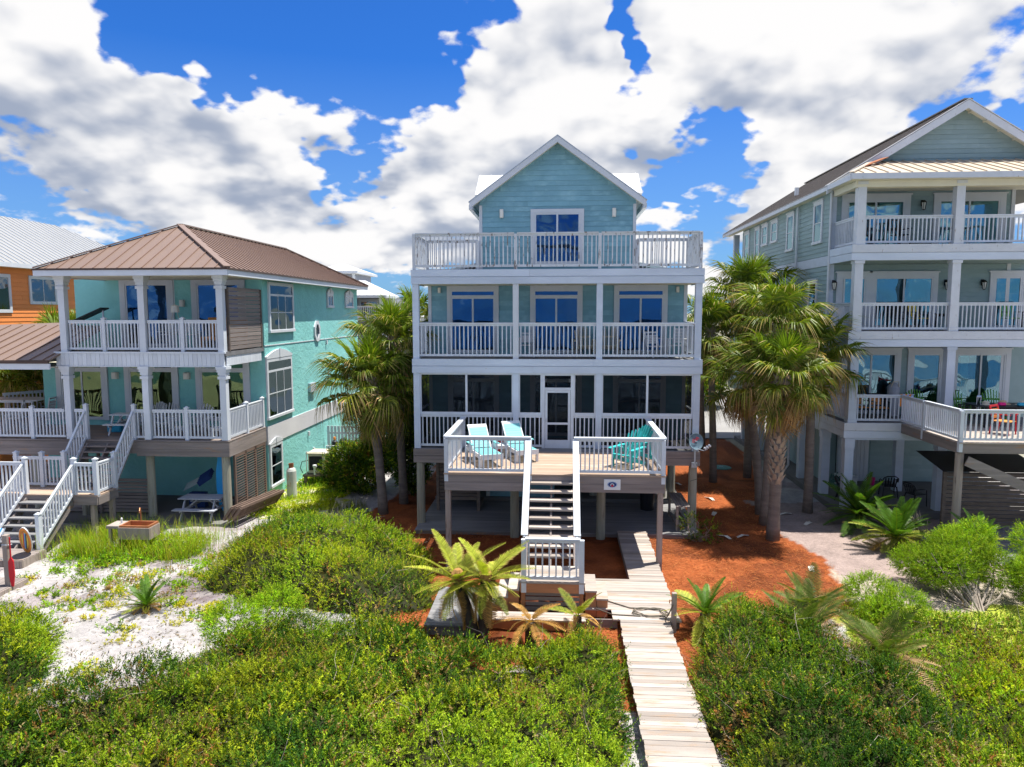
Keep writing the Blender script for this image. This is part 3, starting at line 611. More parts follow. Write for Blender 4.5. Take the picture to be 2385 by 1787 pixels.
    for x, y in ((-3.2, 19.62), (-.83, 19.62), (.43, 19.62), (2.88, 19.62)): piece('rail_post', 'white_paint', D, x-.055, x+.055, y-.055, y+.055, 2.43, 3.66)
    # stairs and landing
    S = MB(); zt, zb, yt, yb = 2.67, .77, 19.56, 17.55; n = 10
    for x in (-.84, -.22, .40): S.bar((x, yt, zt-.33), (x, yb-.05, zb-.22), .05, .26)
    st = S.build('stairs', 'wood_grey_y', H)
    for i in range(1, n):
        z = zt-(zt-zb)*i/n; y = yt-(yt-yb)*(i)/n
        piece('tread', 'plank_pale', st, -.80, .37, y-.05, y+.10, z-.05, z); piece('tread', 'plank_pale', st, -.80, .37, y+.106, y+.235, z-.05, z)
    for x in (-.87, .45):
        sr = MB(); sr.bar((x, 19.55, 3.62), (x, 17.35, 1.62), .17, .045, (0, 0, 1)); sr.bar((x, 19.55, 3.56), (x, 17.35, 1.56), .05, .09)
        for y, z0, z1 in ((19.5, 2.43, 3.56), (17.42, .55, 1.62), (18.4, 1.3, 2.5)): sr.box(x-.045, x+.045, y-.05, y+.05, z0, z1)
        sr.build('handrail', 'white_paint', st)
    L = MB().box(-.92, .60, 16.5, 17.6, .55, .73).build('landing', 'wood_red', H)
    y = 16.42
    while y < 17.55: piece('plank', 'plank_pale', L, -.95, .63, y, y+.135, .732, .77); y += .142
    piece('rim_board', 'wood_red', L, -.93, .61, 16.44, 16.499, .50, .72)
    for i in range(4): piece('skirt_slat', 'wood_grey', L, -.80, .50, 16.52, 16.545, .02+i*.125, .115+i*.125)
    for x in (-.86, .54): piece('landing_post', 'wood_red', L, x-.05, x+.05, 16.55, 16.65, -.2, .56)
    railing(L, (-.80, 16.47, .77), (.50, 16.47, .77), 1.05, cap=.14, sp=.145, name='gate_railing')
    for x in (-.84, .54): piece('rail_post', 'white_paint', L, x-.06, x+.06, 16.42, 16.53, .50, 1.80)
    for x in (-.87, .50): piece('rail_post', 'white_paint', L, x-.045, x+.045, 17.40, 17.49, .77, 1.62)
    for s, x in ((1, .63), (-1, -.95)):
        for i in range(3):
            a = x+s*.27*i; z = .57-.19*i
            if i < 2 or s < 0: piece('side_step', 'plank_pale', L, min(a, a+s*.28), max(a, a+s*.28), 16.45+.0*i, 17.55, z-.04, z); piece('step_riser', 'wood_red', L, min(a, a+s*.28)+.01, max(a, a+s*.28)-.01, 16.5, 17.5, -.1, z-.042)
    LP = MB().box(-3.0, -1.8, 15.35, 17.5, -.12, .10).build('side_platform', 'wood_grey', H)
    y = 15.3
    while y < 17.45: piece('plank', 'plank_grey', LP, -3.05, -1.77, y, y+.135, .102, .14); y += .142
    b = MB().box(-1.76, .6, 15.75, 15.80, -.1, .10).build('edge_boards', 'wood_red', H)
    for y in (15.72, 15.87, 16.02): piece('plank', 'plank_pale', b, -1.76, .62, y, y+.135, .102, .14)
    return H
HOUSE = main_house()
# ------------------------------------------------------------------ teal house on the left
def seams(parent, mat, a, b, c, d, n, w=.03, h=.035, name='seam', skip=0):
    """n standing seams from the line a-b (eave) up to the line c-d (ridge)"""
    a, b, c, d = map(Vector, (a, b, c, d))
    for i in range(n+1):
        t = i/n; p = a.lerp(b, t); q = c.lerp(d, t)
        if (p-q).length > .15: stick(name, mat, parent, p+Vector((0, 0, .012)), q+Vector((0, 0, .012)), w, h)
def french_door(parent, face, a0, a1, z0, z1, transom, pane):
    return slider(parent, face, a0, a1, z0, z1, transom, 'trim', .2, .5, None, pane)
def baluster_run(H, pts, z, h=1.05, posts=True, every=1.9, mat='vinyl_white', sp=.125):
    for (a, b) in zip(pts[:-1], pts[1:]):
        A, B = Vector((*a, z)), Vector((*b, z)); railing(H, A, B, h, mat, sp, .04, .07, .1)
    if posts:
        for a in pts: post(H, a[0], a[1], z-.05, z+h+.12, mat)
def post(H, x, y, z0, z1, mat='vinyl_white', w=.12):
    b = MB().box(x-w/2, x+w/2, y-w/2, y+w/2, z0, z1).box(x-w*.62, x+w*.62, y-w*.62, y+w*.62, z1, z1+.03)
    b.add([(x-w/2, y-w/2, z1+.03), (x+w/2, y-w/2, z1+.03), (x+w/2, y+w/2, z1+.03), (x-w/2, y+w/2, z1+.03), (x, y, z1+.08)], [(0, 1, 4), (1, 2, 4), (2, 3, 4), (3, 0, 4)])
    return b.build('rail_post', mat, H)
def capital_column(H, x, y, z0, z1, w=.22):
    b = MB().box(x-w/2, x+w/2, y-w/2, y+w/2, z0, z1)
    for i, (e, t) in enumerate(((.08, .10), (.055, .20), (.03, .30), (.04, .44))): b.box(x-w/2-e, x+w/2+e, y-w/2-e, y+w/2+e, z1-t, z1-t+.098)
    return b.build('column', 'vinyl_white', H)
def left_house():
    H = thing('beach_house', 'teal stucco two storey beach house with brown metal hip roof and white railings', 'house', (-14.5, 26.6, 0), world=True)
    xr, xl, yw, yb = -11.35, -18.85, 26.6, 39.3; F = ('y', yw); S = ('+x', xr)
    w = MB().box(xl, xr, yw, yb, -.2, 8.48).build('wall', 'stucco', H)
    box('side_wing_wall', 'stucco', H, -20.4, -18.86, 26.9, 38, -.2, 5.4)
    bd = box('stucco_band', 'band_white', H, xr-.3, xr+.035, yw-.03, yb+.02, 2.05, 2.76); box('stucco_line', 'band_white', H, xr-.1, xr+.018, yw, yb, 5.90, 5.935)
    # roof
    zE, zR, xe0, xe1, ye, yR = 8.66, 10.45, -17.62, -10.92, 22.88, 26.2; xc = (xe0+xe1)/2; yb2, yRb = 40.0, 36.4
    rb = MB(); rb.slab([(xe0, ye, zE), (xe1, ye, zE), (xc, yR, zR)], .04); rb.slab([(xe1, ye, zE), (xe1, yb2, zE), (xc, yRb, zR), (xc, yR, zR)], .04)
    rb.slab([(xe1, yb2, zE), (xe0, yb2, zE), (xc, yRb, zR)], .04); rb.slab([(xe0, yb2, zE), (xe0, ye, zE), (xc, yR, zR), (xc, yRb, zR)], .04)
    RF = rb.build('roof', 'roof_tan', H)
    n = 16
    for i in range(1, n):
        x = xe0+(xe1-xe0)*i/n; t = 1-abs(x-xc)/(xe1-xc); stick('seam', 'roof_seam', RF, (x, ye, zE+.015), (x, ye+(yR-ye)*t, zE+(zR-zE)*t+.015), .03, .035)
    n = 44
    for i in range(n):
        y = ye+(yb2-ye)*(i+.5)/n; t = min(1, (y-ye)/(yR-ye), (yb2-y)/(yb2-yRb)); stick('seam', 'roof_seam', RF, (xe1, y, zE+.015), (xe1+(xc-xe1)*t, y, zE+(zR-zE)*t+.015), .03, .035)
    for p, q in (((xe1, ye, zE), (xc, yR, zR)), ((xe0, ye, zE), (xc, yR, zR)), ((xc, yR, zR), (xc, yRb, zR)), ((xe1, yb2, zE), (xc, yRb, zR))): stick('hip_cap', 'roof_tan', RF, Vector(p)+Vector((0, 0, .04)), Vector(q)+Vector((0, 0, .04)), .22, .05)
    MB().box(xe0-.03, xe1+.03, ye-.05, ye-.01, zE-.05, zE+.01).box(xe1+.01, xe1+.05, ye, yb2, zE-.05, zE+.01).build('drip_edge', 'roof_edge', RF)
    MB().box(xe0, xe1, ye-.02, ye+.04, zE-.24, zE-.052).box(xe1-.05, xe1+.01, ye+.041, yb2, zE-.24, zE-.052).box(xe0, xe0+.05, ye+.041, yb2, zE-.24, zE-.052).build('fascia', 'vinyl_white', RF)
    box('soffit', 'soffit', RF, xe0+.06, xe1-.06, ye+.05, yb2-.05, zE-.22, zE-.18)
    # upper porch
    fl = 5.86; ycol = 23.55
    box('balcony_floor', 'plank_grey', H, -17.45, xr-.02, 23.45, yw+.02, fl-.14, fl)
    b = box('balcony_skirt', 'vinyl_white', H, -17.42, -11.42, 23.44, 23.50, 5.36, 5.80); MB().box(-17.46, -11.36, 23.38, 23.46, 5.80, 5.86).box(-17.44, -11.38, 23.40, 23.44, 5.34, 5.37).build('skirt_moulding', 'vinyl_white', b)
    for i in range(38): x = -17.41+i*.158; piece('skirt_panel', 'vinyl_white', b, x, x+.15, 23.415, 23.439, 5.375, 5.795)
    for i in range(15): y = 23.55+i*.19; piece('skirt_panel', 'vinyl_white', b, -11.419, -11.39, y, y+.182, 5.375, 5.795)
    box('balcony_ceiling', 'soffit', H, -17.4, -11.5, 23.5, yw, 5.38, 5.42)
    for x in (-17.12, -14.28, -11.52): capital_column(H, x, ycol, fl, 8.44); capital_column(H, x, ycol, 2.80, 5.36)
    for a, b in ((-17.12, -14.28), (-14.28, -11.52)):
        m_ = (a+b)/2
        for p, q in ((a+.14, m_-.06), (m_+.06, b-.14)): railing(H, (p, ycol, fl), (q, ycol, fl), 1.06, 'vinyl_white', .118, .042, .07, .1)
        post(H, m_, ycol, fl, fl+1.12)
    ws = MB().box(-11.44, -11.36, 23.75, 23.83, fl, 8.05).box(-11.44, -11.36, 26.42, 26.5, fl, 8.05).build('wind_screen', 'wood_dark', H)
    for i in range(15): piece('slat', 'wood_grey_y', ws, -11.43, -11.38, 23.84, 26.41, fl+.05+i*.145, fl+.05+i*.145+.128)
    # doors
    slider(w, F, -17.0, -14.85, fl, 8.30, None, cw=.22, pane='pane_blue'); slider(w, F, -14.14, -12.02, fl, 8.30, None, cw=.22, pane='pane_blue')
    for a0, a1 in ((-19.8, -17.69), (-17.0, -14.82), (-14.12, -11.96)):
        if a0 < -19: box('wing_front', 'stucco', H, -20.38, -18.86, 26.62, 26.88, -.2, 5.4)
        french_door(w, F, a0, a1, 2.98, 4.96, (5.06, 5.22), 'pane_green')
    for x in (-17.35, -14.45): lamp_box(w, x, yw, 4.75, .22, .26, .16)
    lamp_box(w, -14.5, yw, 7.55, .16, .26, .16)
    # windows of the sunlit side
    window(w, S, 27.05, 29.62, 6.5, 8.38, 3, 2, .13, transom=.36, pane='pane_dark'); window(w, S, 26.62, 29.2, 3.12, 5.40, 3, 2, .13, arch=.34, key=True, transom=.36, pane='pane_dark')
    window(w, S, 26.66, 27.9, .40, 2.02, 1, 2, .12, arch=.22, key=True, pane='pane_dark')
    for a0, a1 in ((34.05, 34.95), (36.95, 38.35)): window(w, S, a0, a1, 7.52, 8.12, 2, 1, .11, arch=.24, key=True, blind=True)
    oc = MB(); n = 8; cy, cz = 32.5, 6.33
    for r0, r1, d0, d1 in ((.30, .46, .0, .07),):
        for i in range(n):
            t0, t1 = math.pi*(2*i+1)/n, math.pi*(2*i+3)/n; k = 1.12
            P = lambda r, t, d: (xr+d, cy+r*math.cos(t)*.86, cz+r*math.sin(t)*k)
            oc.add([P(r0, t0, d0), P(r1, t0, d0), P(r1, t1, d0), P(r0, t1, d0), P(r0, t0, d1), P(r1, t0, d1), P(r1, t1, d1), P(r0, t1, d1)], [(0, 1, 2, 3), (7, 6, 5, 4), (4, 5, 1, 0), (5, 6, 2, 1), (6, 7, 3, 2), (7, 4, 0, 3)])
    ow = oc.build('octagon_window', 'trim', H); MB().add([(xr+.02, cy+.32*math.cos(math.pi*(2*i+1)/8)*.86, cz+.32*math.sin(math.pi*(2*i+1)/8)*1.12) for i in range(8)], [tuple(range(8))]).build('pane', 'pane_dark', ow)
    # lower deck
    D = MB().box(-20.4, -11.42, 23.48, 23.54, 2.30, 2.74).build('deck', 'wood_grey', H)
    for k in range(2): piece('rim_board', 'wood_grey', D, -20.4, -16.6, 23.43, 23.475, 2.22+.255*k, 2.47+.255*k); piece('rim_board', 'wood_grey', D, -14.7, -11.38, 23.43, 23.475, 2.22+.255*k, 2.47+.255*k)
    for k in range(2): piece('rim_board', 'wood_grey_y', D, -11.418, -11.375, 23.48, 26.55, 2.22+.255*k, 2.47+.255*k)
    y = 23.4
    while y < 26.6: piece('plank', 'wood_grey', D, -20.6, -11.37, y, y+.136, 2.742, 2.78); y += .142
    fl = 2.78
    xs = [-20.6, -18.52, -17.27]
    for a, b in zip(xs[:-1], xs[1:]): railing(D, (a+.06, ycol, fl), (b-.06, ycol, fl), 1.05, 'vinyl_white', .118, .042, .07, .1)
    post(D, -18.52, ycol, fl, fl+1.12); railing(D, (-16.96, ycol, fl), (-16.6, ycol, fl), 1.05, 'vinyl_white', .118, .042, .07, .1)
    post(D, -16.54, ycol, fl-.05, fl+1.2); post(D, -14.80, ycol, fl-.05, fl+1.2)
    railing(D, (-14.74, ycol, fl), (-14.42, ycol, fl), 1.05, 'vinyl_white', .118, .042, .07, .1)
    post(D, -12.9, ycol, fl, fl+1.12); railing(D, (-14.13, ycol, fl), (-12.96, ycol, fl), 1.05, 'vinyl_white', .118, .042, .07, .1); railing(D, (-12.84, ycol, fl), (-11.67, ycol, fl), 1.05, 'vinyl_white', .118, .042, .07, .1)
    for y0, y1 in ((23.7, 25.0), (25.12, 26.4)): railing(D, (-11.46, y0, fl), (-11.46, y1, fl), 1.05, 'vinyl_white', .118, .042, .07, .1)
    post(D, -11.46, 25.06, fl, fl+1.12); post(D, -11.46, 26.46, fl, fl+1.12)
    # far-left railing behind the table
    railing(D, (-22.6, 27.2, fl), (-20.5, 30.6, fl), 1.15, 'vinyl_white', .14, .042, .07, .1); post(D, -21.4, 29.1, fl, fl+1.2)
    box('side_deck', 'wood_grey', H, -23, -20.62, 23.45, 31, 2.5, 2.775); railing(D, (-23, ycol, fl), (-20.66, ycol, fl), 1.05, 'vinyl_white', .118, .042, .07, .1)
    # low roof on the left
    lr = MB(); lr.slab([(-23.5, 22.9, 5.56), (-17.30, 22.9, 5.60), (-16.95, 25.6, 6.72), (-22.0, 25.6, 6.72)], .06); lr.slab([(-23.5, 22.9, 5.56), (-22.0, 25.6, 6.72), (-22, 33, 6.72), (-23.5, 33, 5.56)], .06); lr.slab([(-22, 25.6, 6.72), (-18.9, 25.6, 6.72), (-18.9, 33, 6.9), (-22, 33, 6.72)], .06)
    LR = lr.build('low_roof', 'roof_tan', H); seams(LR, 'roof_seam', (-23.2, 22.9, 5.57), (-17.5, 22.9, 5.60), (-22.6, 25.6, 6.72), (-17.0, 25.6, 6.72), 12)
    MB().box(-23.5, -17.28, 22.84, 22.895, 5.48, 5.56).build('drip_edge', 'roof_edge', LR); MB().box(-23.5, -17.26, 22.87, 22.93, 5.28, 5.478).build('fascia', 'vinyl_white', LR)
    box('soffit', 'soffit', LR, -23.4, -17.5, 22.94, 26.6, 5.30, 5.34)
    # stairs in two flights with a landing
    zL = 1.38
    ST = MB()
    for x in (-16.42, -15.67, -14.92): ST.bar((x, 23.42, 2.6), (x, 22.25, zL-.1), .05, .24)
    ST = ST.build('stairs', 'wood_grey_y', H)
    for i in range(1, 8):
        z = fl-(fl-zL)*i/8; y = 23.45-(23.45-22.3)*i/8; piece('tread', 'wood_grey', ST, -16.45, -14.9, y-.12, y+.14, z-.04, z)
    for x in (-16.54, -14.80):
        railing(ST, (x, 23.45, fl-.02), (x, 22.35, zL+.08), 1.02, 'vinyl_white', .125, .04, .07, .1); post(ST, x, 22.3, zL-.05, zL+1.18)
    LD = MB().box(-18.3, -14.78, 21.32, 22.32, 1.06, 1.335).build('landing', 'wood_grey', H)
    y = 21.28
    while y < 22.3: piece('plank', 'plank_deck', LD, -18.35, -14.74, y, y+.136, 1.337, zL); y += .142
    for k in range(1): piece('rim_board', 'wood_grey', LD, -15.55, -14.75, 21.27, 21.315, 1.06, 1.33); piece('rim_board', 'wood_grey_y', LD, -14.775, -14.73, 21.32, 22.34, 1.06, 1.33); piece('rim_board', 'wood_grey', LD, -17.2, -15.6, 21.27, 21.315, 1.06, 1.33)
    for a, b in (((-15.5, 21.36), (-14.82, 21.36)), ((-14.80, 21.40), (-14.80, 22.22)), ((-18.3, 22.28), (-16.6, 22.28)), ((-18.3, 21.36), (-17.22, 21.36))):
        railing(LD, (*a, zL), (*b, zL), 1.02, 'vinyl_white', .125, .04, .07, .1)
    for p in ((-15.53, 21.36), (-14.80, 21.36), (-17.3, 22.28), (-17.18, 21.36), (-18.2, 22.28)): post(LD, *p, zL-.05, zL+1.15)
    for x, y in ((-15.0, 21.45), (-14.88, 22.2), (-17.6, 21.5)): piece('landing_post', 'wood_post', LD, x-.07, x+.07, y-.07, y+.07, -.3, 1.06)
    S2 = MB()
    for x in (-17.1, -16.35, -15.6): S2.bar((x, 21.3, zL-.2), (x, 19.75, .02), .05, .26)
    S2 = S2.build('lower_stairs', 'wood_grey_y', H)
    for i in range(1, 7): z = zL-(zL-.1)*i/7; y = 21.3-1.55*i/7; piece('tread', 'plank_grey', S2, -17.15, -15.57, y-.16, y+.13, z-.045, z)
    for x in (-17.2, -15.53): railing(S2, (x, 21.3, zL), (x, 19.75, .15), 1.0, 'vinyl_white', .125, .04, .07, .1); post(S2, x, 19.68, -.2, 1.2)
    # under the deck
    for x, y in ((-11.6, 23.62), (-14.45, 23.8), (-16.9, 23.8), (-18.6, 23.7)): MB().cyl((x, y, -.3), (x, y, 2.3), .15, .14, 14).build('pile', 'pile_wood', H)
    lv = MB()
    for y in (23.82, 24.66, 25.5, 26.34): lv.box(-11.44, -11.37, y, y+.09, .0, 2.2)
    lv.box(-11.44, -11.37, 23.91, 26.34, 2.1, 2.2); LV = lv.build('louver_panel', 'louver_brown', H)
    for k in range(3):
        for i in range(22): y0 = 23.92+.84*k; piece('slat', 'louver_brown', LV, -11.45, -11.36, y0, y0+.73, .06+i*.093, .075+i*.093, rot=(0, R(-38), 0))
    us = MB().box(-16.5, -16.42, 23.9, 23.98, 0, 2.2).build('under_stair_screen', 'wood_grey', H)
    for i in range(10): piece('slat', 'wood_grey', us, -18.5, -14.6, 23.98, 24.01, .05+i*.125, .15+i*.125)
    box('lower_slab', 'concrete', H, -20, -11.3, 22.95, 26.6, -.2, -.01)
    # fittings on the sunlit wall
    for y, z in ((31.0, 1.75), (33.8, 5.75), (31.6, .9)): MB().box(xr, xr+.08, y-.05, y+.05, z-.1, z+.1).build('wall_fitting', 'trim', w)
    MB().box(xr, xr+.12, 31.2, 31.9, 3.6, 4.0).build('meter_box', 'metal_grey', w)
    return H
LEFT = left_house()
# ------------------------------------------------------------------ grey-green house on the right
def lantern(parent, x, y, z):
    parent = root(parent)
    b = MB().box(x-.05, x+.05, y-.03, y, z-.02, z+.2); b.box(x-.02, x+.02, y-.16, y-.03, z+.14, z+.17)
    b.lathe([(.03, .20), (.10, .13), (.10, .11)], (x, y-.14, z-.02), 6); b.lathe([(.05, -.16), (.03, -.18)], (x, y-.14, z), 6)
    for i in range(6): t = i*math.pi/3; b.bar((x+.09*math.cos(t), y-.14+.09*math.sin(t), z+.1), (x+.05*math.cos(t), y-.14+.05*math.sin(t), z-.16), .014, .014)
    o = b.build('lantern', 'lamp_black', parent); MB().lathe([(.08, .1), (.045, -.15)], (x, y-.14, z), 6).build('lantern_glass', 'lamp_white', o); return o
def right_house():
    H = thing('beach_house', 'grey green clapboard three storey beach house with tall gable and stacked porches', 'house', (14, 27.8, 0), world=True)
    xl, xr, yw, yb = 10.15, 16.6, 27.8, 41.0; F = ('y', yw); S = ('-x', xl); lv = (3.28, 6.52, 9.51); ze = 11.72
    w = box('wall', 'siding_grey', H, xl, xr, yw, yb, 2.7, ze); box('wing_wall', 'siding_grey', H, xr+.002, 19.2, yw+.01, yb, 2.7, 9.4)
    for z0, z1 in ((3.3, 5.95), (6.55, 8.95), (9.55, 11.62)): clapboards(w, 'siding_grey', F, xl+.1, xr-.05, z0, z1, .17)
    for z0, z1 in ((3.0, 5.95), (6.35, 8.92), (9.32, 11.6)): clapboards(w, 'siding_grey', S, yw+.12, yb-.02, z0, z1, .17)
    for z0, z1 in ((5.98, 6.33), (8.94, 9.30), (2.6, 2.98)): piece('wall_band', 'beam_white', w, xl-.04, xl, yw+.1, yb, z0, z1)
    MB().box(xl-.05, xl+.12, yw-.05, yw+.1, 2.7, ze-.05).build('corner_trim', 'beam_white', w)
    piece('corner_trim', 'trim', w, xr-.1, xr+.03, yw-.05, yw+.02, 2.7, ze-.05)
    # doors and windows on the porches
    for (a0, a1) in ((10.45, 12.92), (13.75, 16.3)): slider(w, F, a0, a1, 9.55, 11.30, None, cw=.2, mull=.5, pane='pane_teal', curtain=((.0, .35), (.56, .98)), lip=True)
    slider(w, F, 10.38, 11.62, 6.55, 8.48, None, cw=.17, mull=.12, pane='pane_teal', curtain=((.1, .98),), lip=True); slider(w, F, 11.62, 14.06, 6.55, 8.48, None, cw=.17, pane='pane_teal', curtain=((.58, .97),), lip=True)
    slider(w, F, 15.92, 17.3, 6.55, 8.48, None, cw=.17, mull=.9, pane='pane_teal', curtain=((.1, .9),), lip=True)
    for a0, a1 in ((10.7, 12.88), (13.13, 14.50), (14.72, 16.85)): slider(w, F, a0, a1, 3.3, 5.62, None, cw=.17, mull=.5 if a1-a0 > 1.5 else .04, pane='pane_teal', curtain=((.1, .25),) if a1-a0 > 1.5 else None, lip=True)
    for x, z in ((13.34, 11.1), (10.26, 8.18), (14.34, 8.18), (15.66, 8.18)): lantern(w, x, yw-.03, z)
    for y0, y1, z0, z1 in ((28.7, 29.7, 9.95, 11.5), (32.1, 33.1, 9.95, 11.5), (34.45, 35.5, 10.55, 11.5), (36.05, 37.05, 10.55, 11.5), (37.45, 38.35, 9.9, 11.5), (39.45, 40.5, 9.9, 11.5), (29.0, 30.0, 7.05, 8.45), (32.6, 33.5, 7.05, 8.45), (36, 37, 7.05, 8.45)):
        window(w, S, y0, y1, z0, z1, 1, 2, .13, pane='pane_teal', blind=True, lip=.05)
    # porch structure
    cols = [(10.20, 10.48), (13.46, 13.74), (16.80, 17.08)]
    for i, z in enumerate(lv):
        box('porch_floor', 'plank_grey', H, 10.1, 17.2, 25.66, yw+.02, z-.13, z)
        if i < 2 or True:
            bm = box('rim_beam', 'beam_white', H, 10.12, 17.2, 25.66, 25.72, z-.55 if i else z-.62, z-.02)
            for k, (u, v) in enumerate(((.28, 0.), (.54, .285))): piece('beam_board', 'beam_white' if k else 'peeling_white', bm, 10.06-.0*k, 17.24, 25.60+.02*k, 25.658, z-u, z-v-.005)
            for k, (u, v) in enumerate(((.28, 0.), (.54, .285))): piece('beam_board', 'beam_white', bm, 10.06+.01*k, 10.118, 25.66, yw-.05 if i else 33, z-u, z-v-.005)
        top = (lv[1]-.55, lv[2]-.55, ze-.08)[i]
        for (x0, x1) in cols:
            c = MB().box(x0, x1, 25.66, 25.94, z, top).box(x0-.03, x1+.03, 25.63, 25.97, top-.1, top).box(x0-.02, x1+.02, 25.64, 25.96, z, z+.12); c.build('column', 'peeling_white' if i else 'beam_white', H)
        box('porch_ceiling', 'soffit' if i == 2 else 'siding_grey', H, 10.15, 17.15, 25.7, yw, top+.0, top+.03)
        if i:
            for a, b in zip(cols[:-1], cols[1:]): railing(H, (a[1], 25.8, z), (b[0], 25.8, z), .97, 'white_paint', .135, .036, .1, .09)
            railing(H, (10.25, 26.02, z), (10.25, yw-.06, z), .97, 'white_paint', .135, .036, .1, .09)
    z = lv[0]
    railing(H, (10.5, 25.8, z), (12.05, 25.8, z), .97, 'white_paint', .13, .036, .1, .09); railing(H, (10.25, 26.02, z), (10.25, 33, z), .97, 'white_paint', .135, .036, .1, .09)
    # projecting deck
    D = MB().box(12.06, 18.5, 22.0, 25.58, z-.16, z-.042).build('deck', 'wood_grey', H); y = 21.9
    while y < 25.55: piece('plank', 'plank_pale', D, 12.0, 18.6, y, y+.136, z-.04, z); y += .142
    piece('rim_board', 'wood_grey', D, 12.02, 18.6, 21.93, 21.99, z-.34, z-.045); piece('rim_board', 'wood_grey_y', D, 12.0, 12.055, 22.0, 25.58, z-.34, z-.045)
    railing(D, (12.05, 25.75, z), (12.05, 24.2, z), .97, 'white_paint', .115, .036, .1, .09); railing(D, (12.05, 24.12, z), (12.05, 22.02, z), .97, 'white_paint', .115, .036, .1, .09); railing(D, (12.1, 21.98, z), (18.5, 21.98, z), .97, 'white_paint', .15, .04, .1, .09)
    for x, y in ((12.05, 24.16), (12.05, 21.98)): piece('rail_post', 'white_paint', D, x-.055, x+.055, y-.055, y+.055, z-.3, z+.95)
    MB().cyl((12.12, 22.1, -.2), (12.12, 22.1, z-.35), .13, .12, 12).build('deck_post', 'wood_post', D)
    stick('stair_stringer', 'wood_grey', D, (12.2, 21.85, z-.55), (16.6, 21.85, .75), .05, .3)
    # roof: main gable and the low front roof
    xe0, xe1, xc, yf, yB, zr = 9.72, 19.36, 14.54, 27.35, 44.2, 14.75; zE = 11.78
    rb = MB(); rb.slab([(xc, yf, zr), (xe0, yf, zE), (xe0, yB, zE), (xc, yB, zr)], .07); rb.slab([(xc, yf, zr), (xe1, yf, zE), (xe1, yB, zE), (xc, yB, zr)], .07); RF = rb.build('roof', 'roof_grey', H)
    n = 38
    for i in range(n): y = yf+.2+(yB-yf-.2)*(i+.5)/n; stick('seam', 'roof_grey', RF, (xe0, y, zE+.015), (xc, y, zr+.015), .03, .04)
    stick('ridge_cap', 'roof_grey', RF, (xc, yf-.02, zr+.03), (xc, yB, zr+.03), .3, .04)
    MB().chevron(xc, zr-.01, xe0, xe1, zE-.01, .29, yf-.06, yf-.002).build('rake_board', 'peeling_white', RF); MB().chevron(xc, zr+.035, xe0-.02, xe1+.02, zE+.03, .03, yf-.08, yf+.12).build('rake_flashing', 'roof_white', RF); MB().chevron(xc, zr-.09, xe0+.02, xe1-.02, zE-.085, .05, yf, yw+.05).build('soffit', 'soffit', RF)
    for s, xe in ((-1, xe0), (1, xe1)):
        for k in range(9): t = (k+.5)/9; x = xc+(xe-xc)*t; zz = zr+(zE-zr)*t-.16; stick('rafter_tail', 'soffit', RF, (x, yf, zz), (x, yw, zz), .05, .09)
    gw = MB().prism([(xe0+.5, 11.85), (xe1-.5, 11.85), (xe1-.5, 11.98), (xc, zr-.14), (xe0+.5, 11.98)], yw, yw+.2).build('gable_wall', 'siding_grey', H); zz = 11.95
    while zz < zr-.35:
        hw = (zr-.16-zz-.17)/(zr-zE)*(xc-xe0); clapboard(gw, 'siding_grey', ('y', yw), xc-hw, xc+random.uniform(-.5, .5)*hw, zz, .168); clapboard(gw, 'siding_grey', ('y', yw), xc-hw*.55, xc+hw, zz, .166, .026); zz += .17
    yE = 25.2; px0, px1 = 9.76, 19.3
    pr = MB(); pr.slab([(px0, yE, zE+.06), (px1, yE, zE+.06), (px1, yw-.06, 12.72), (px0+1.75, yw-.06, 12.72)], .05); PR = pr.build('porch_roof', 'roof_cream', H)
    n = 24
    for i in range(1, n): x = px0+(px1-px0)*i/n; t = min(1, (x-px0)/1.75); stick('seam', 'roof_cream', PR, (x, yE, zE+.075), (x, yE+(yw-.06-yE)*t, zE+.075+(12.72-zE-.06)*t), .03, .045)
    stick('hip_cap', 'roof_cream', PR, (px0, yE, zE+.09), (px0+1.75, yw-.06, 12.75), .16, .04); stick('rust_flashing', 'rust', PR, (px0+.75, yw-1.35, 12.25), (px0+1.9, yw-.62, 12.72), .3, .03)
    MB().box(px0, px1, yE-.04, yE+.02, zE-.14, zE+.05).box(px0-.03, px0+.03, yE+.021, yB, zE-.16, zE+.02).build('fascia', 'peeling_white', PR); box('soffit', 'soffit', PR, px0+.04, px1, yE+.03, yw, zE-.11, zE-.07); box('side_soffit', 'soffit', PR, px0+.04, xl, yw, yB-.1, zE-.11, zE-.07)
    box('header', 'soffit', PR, 10.11, 17.12, 25.65, 25.97, zE-.33, zE-.115); box('side_header', 'soffit', PR, 10.13, 10.33, 25.98, yw, zE-.33, zE-.115)
    for y in (43.3,): MB().box(10.2, 10.5, y-.15, y+.15, 9.3, zE-.1).build('column', 'beam_white', H)
    box('back_porch', 'siding_grey', H, 10.15, 16.6, 41.02, 43.5, 2.7, 10.0)
    MB().box(10.9, 11.05, 34.6, 34.75, 12.6, 12.95).build('roof_vent', 'trim', RF)
    # ground level
    for x, y in ((10.30, 25.82), (10.30, 28.0), (10.30, 30.6), (10.30, 33.6), (10.3, 36.8), (10.3, 40), (13.5, 25.82), (13.35, 28.6), (12.9, 36), (14.4, 40)): MB().box(x-.15, x+.15, y-.15, y+.15, -.2, 2.72).box(x-.17, x+.17, y-.17, y+.17, 2.35, 2.7).build('pile', 'beam_white', H)
    box('lower_slab', 'concrete', H, 10.0, 17, 25.4, 41, -.1, .13)
    lw = box('lower_wall', 'siding_grey', H, 12.9, 17, 30.2, 38, .13, 2.7); clapboards(lw, 'siding_grey', ('y', 30.2), 12.95, 17, .15, 2.6, .17)
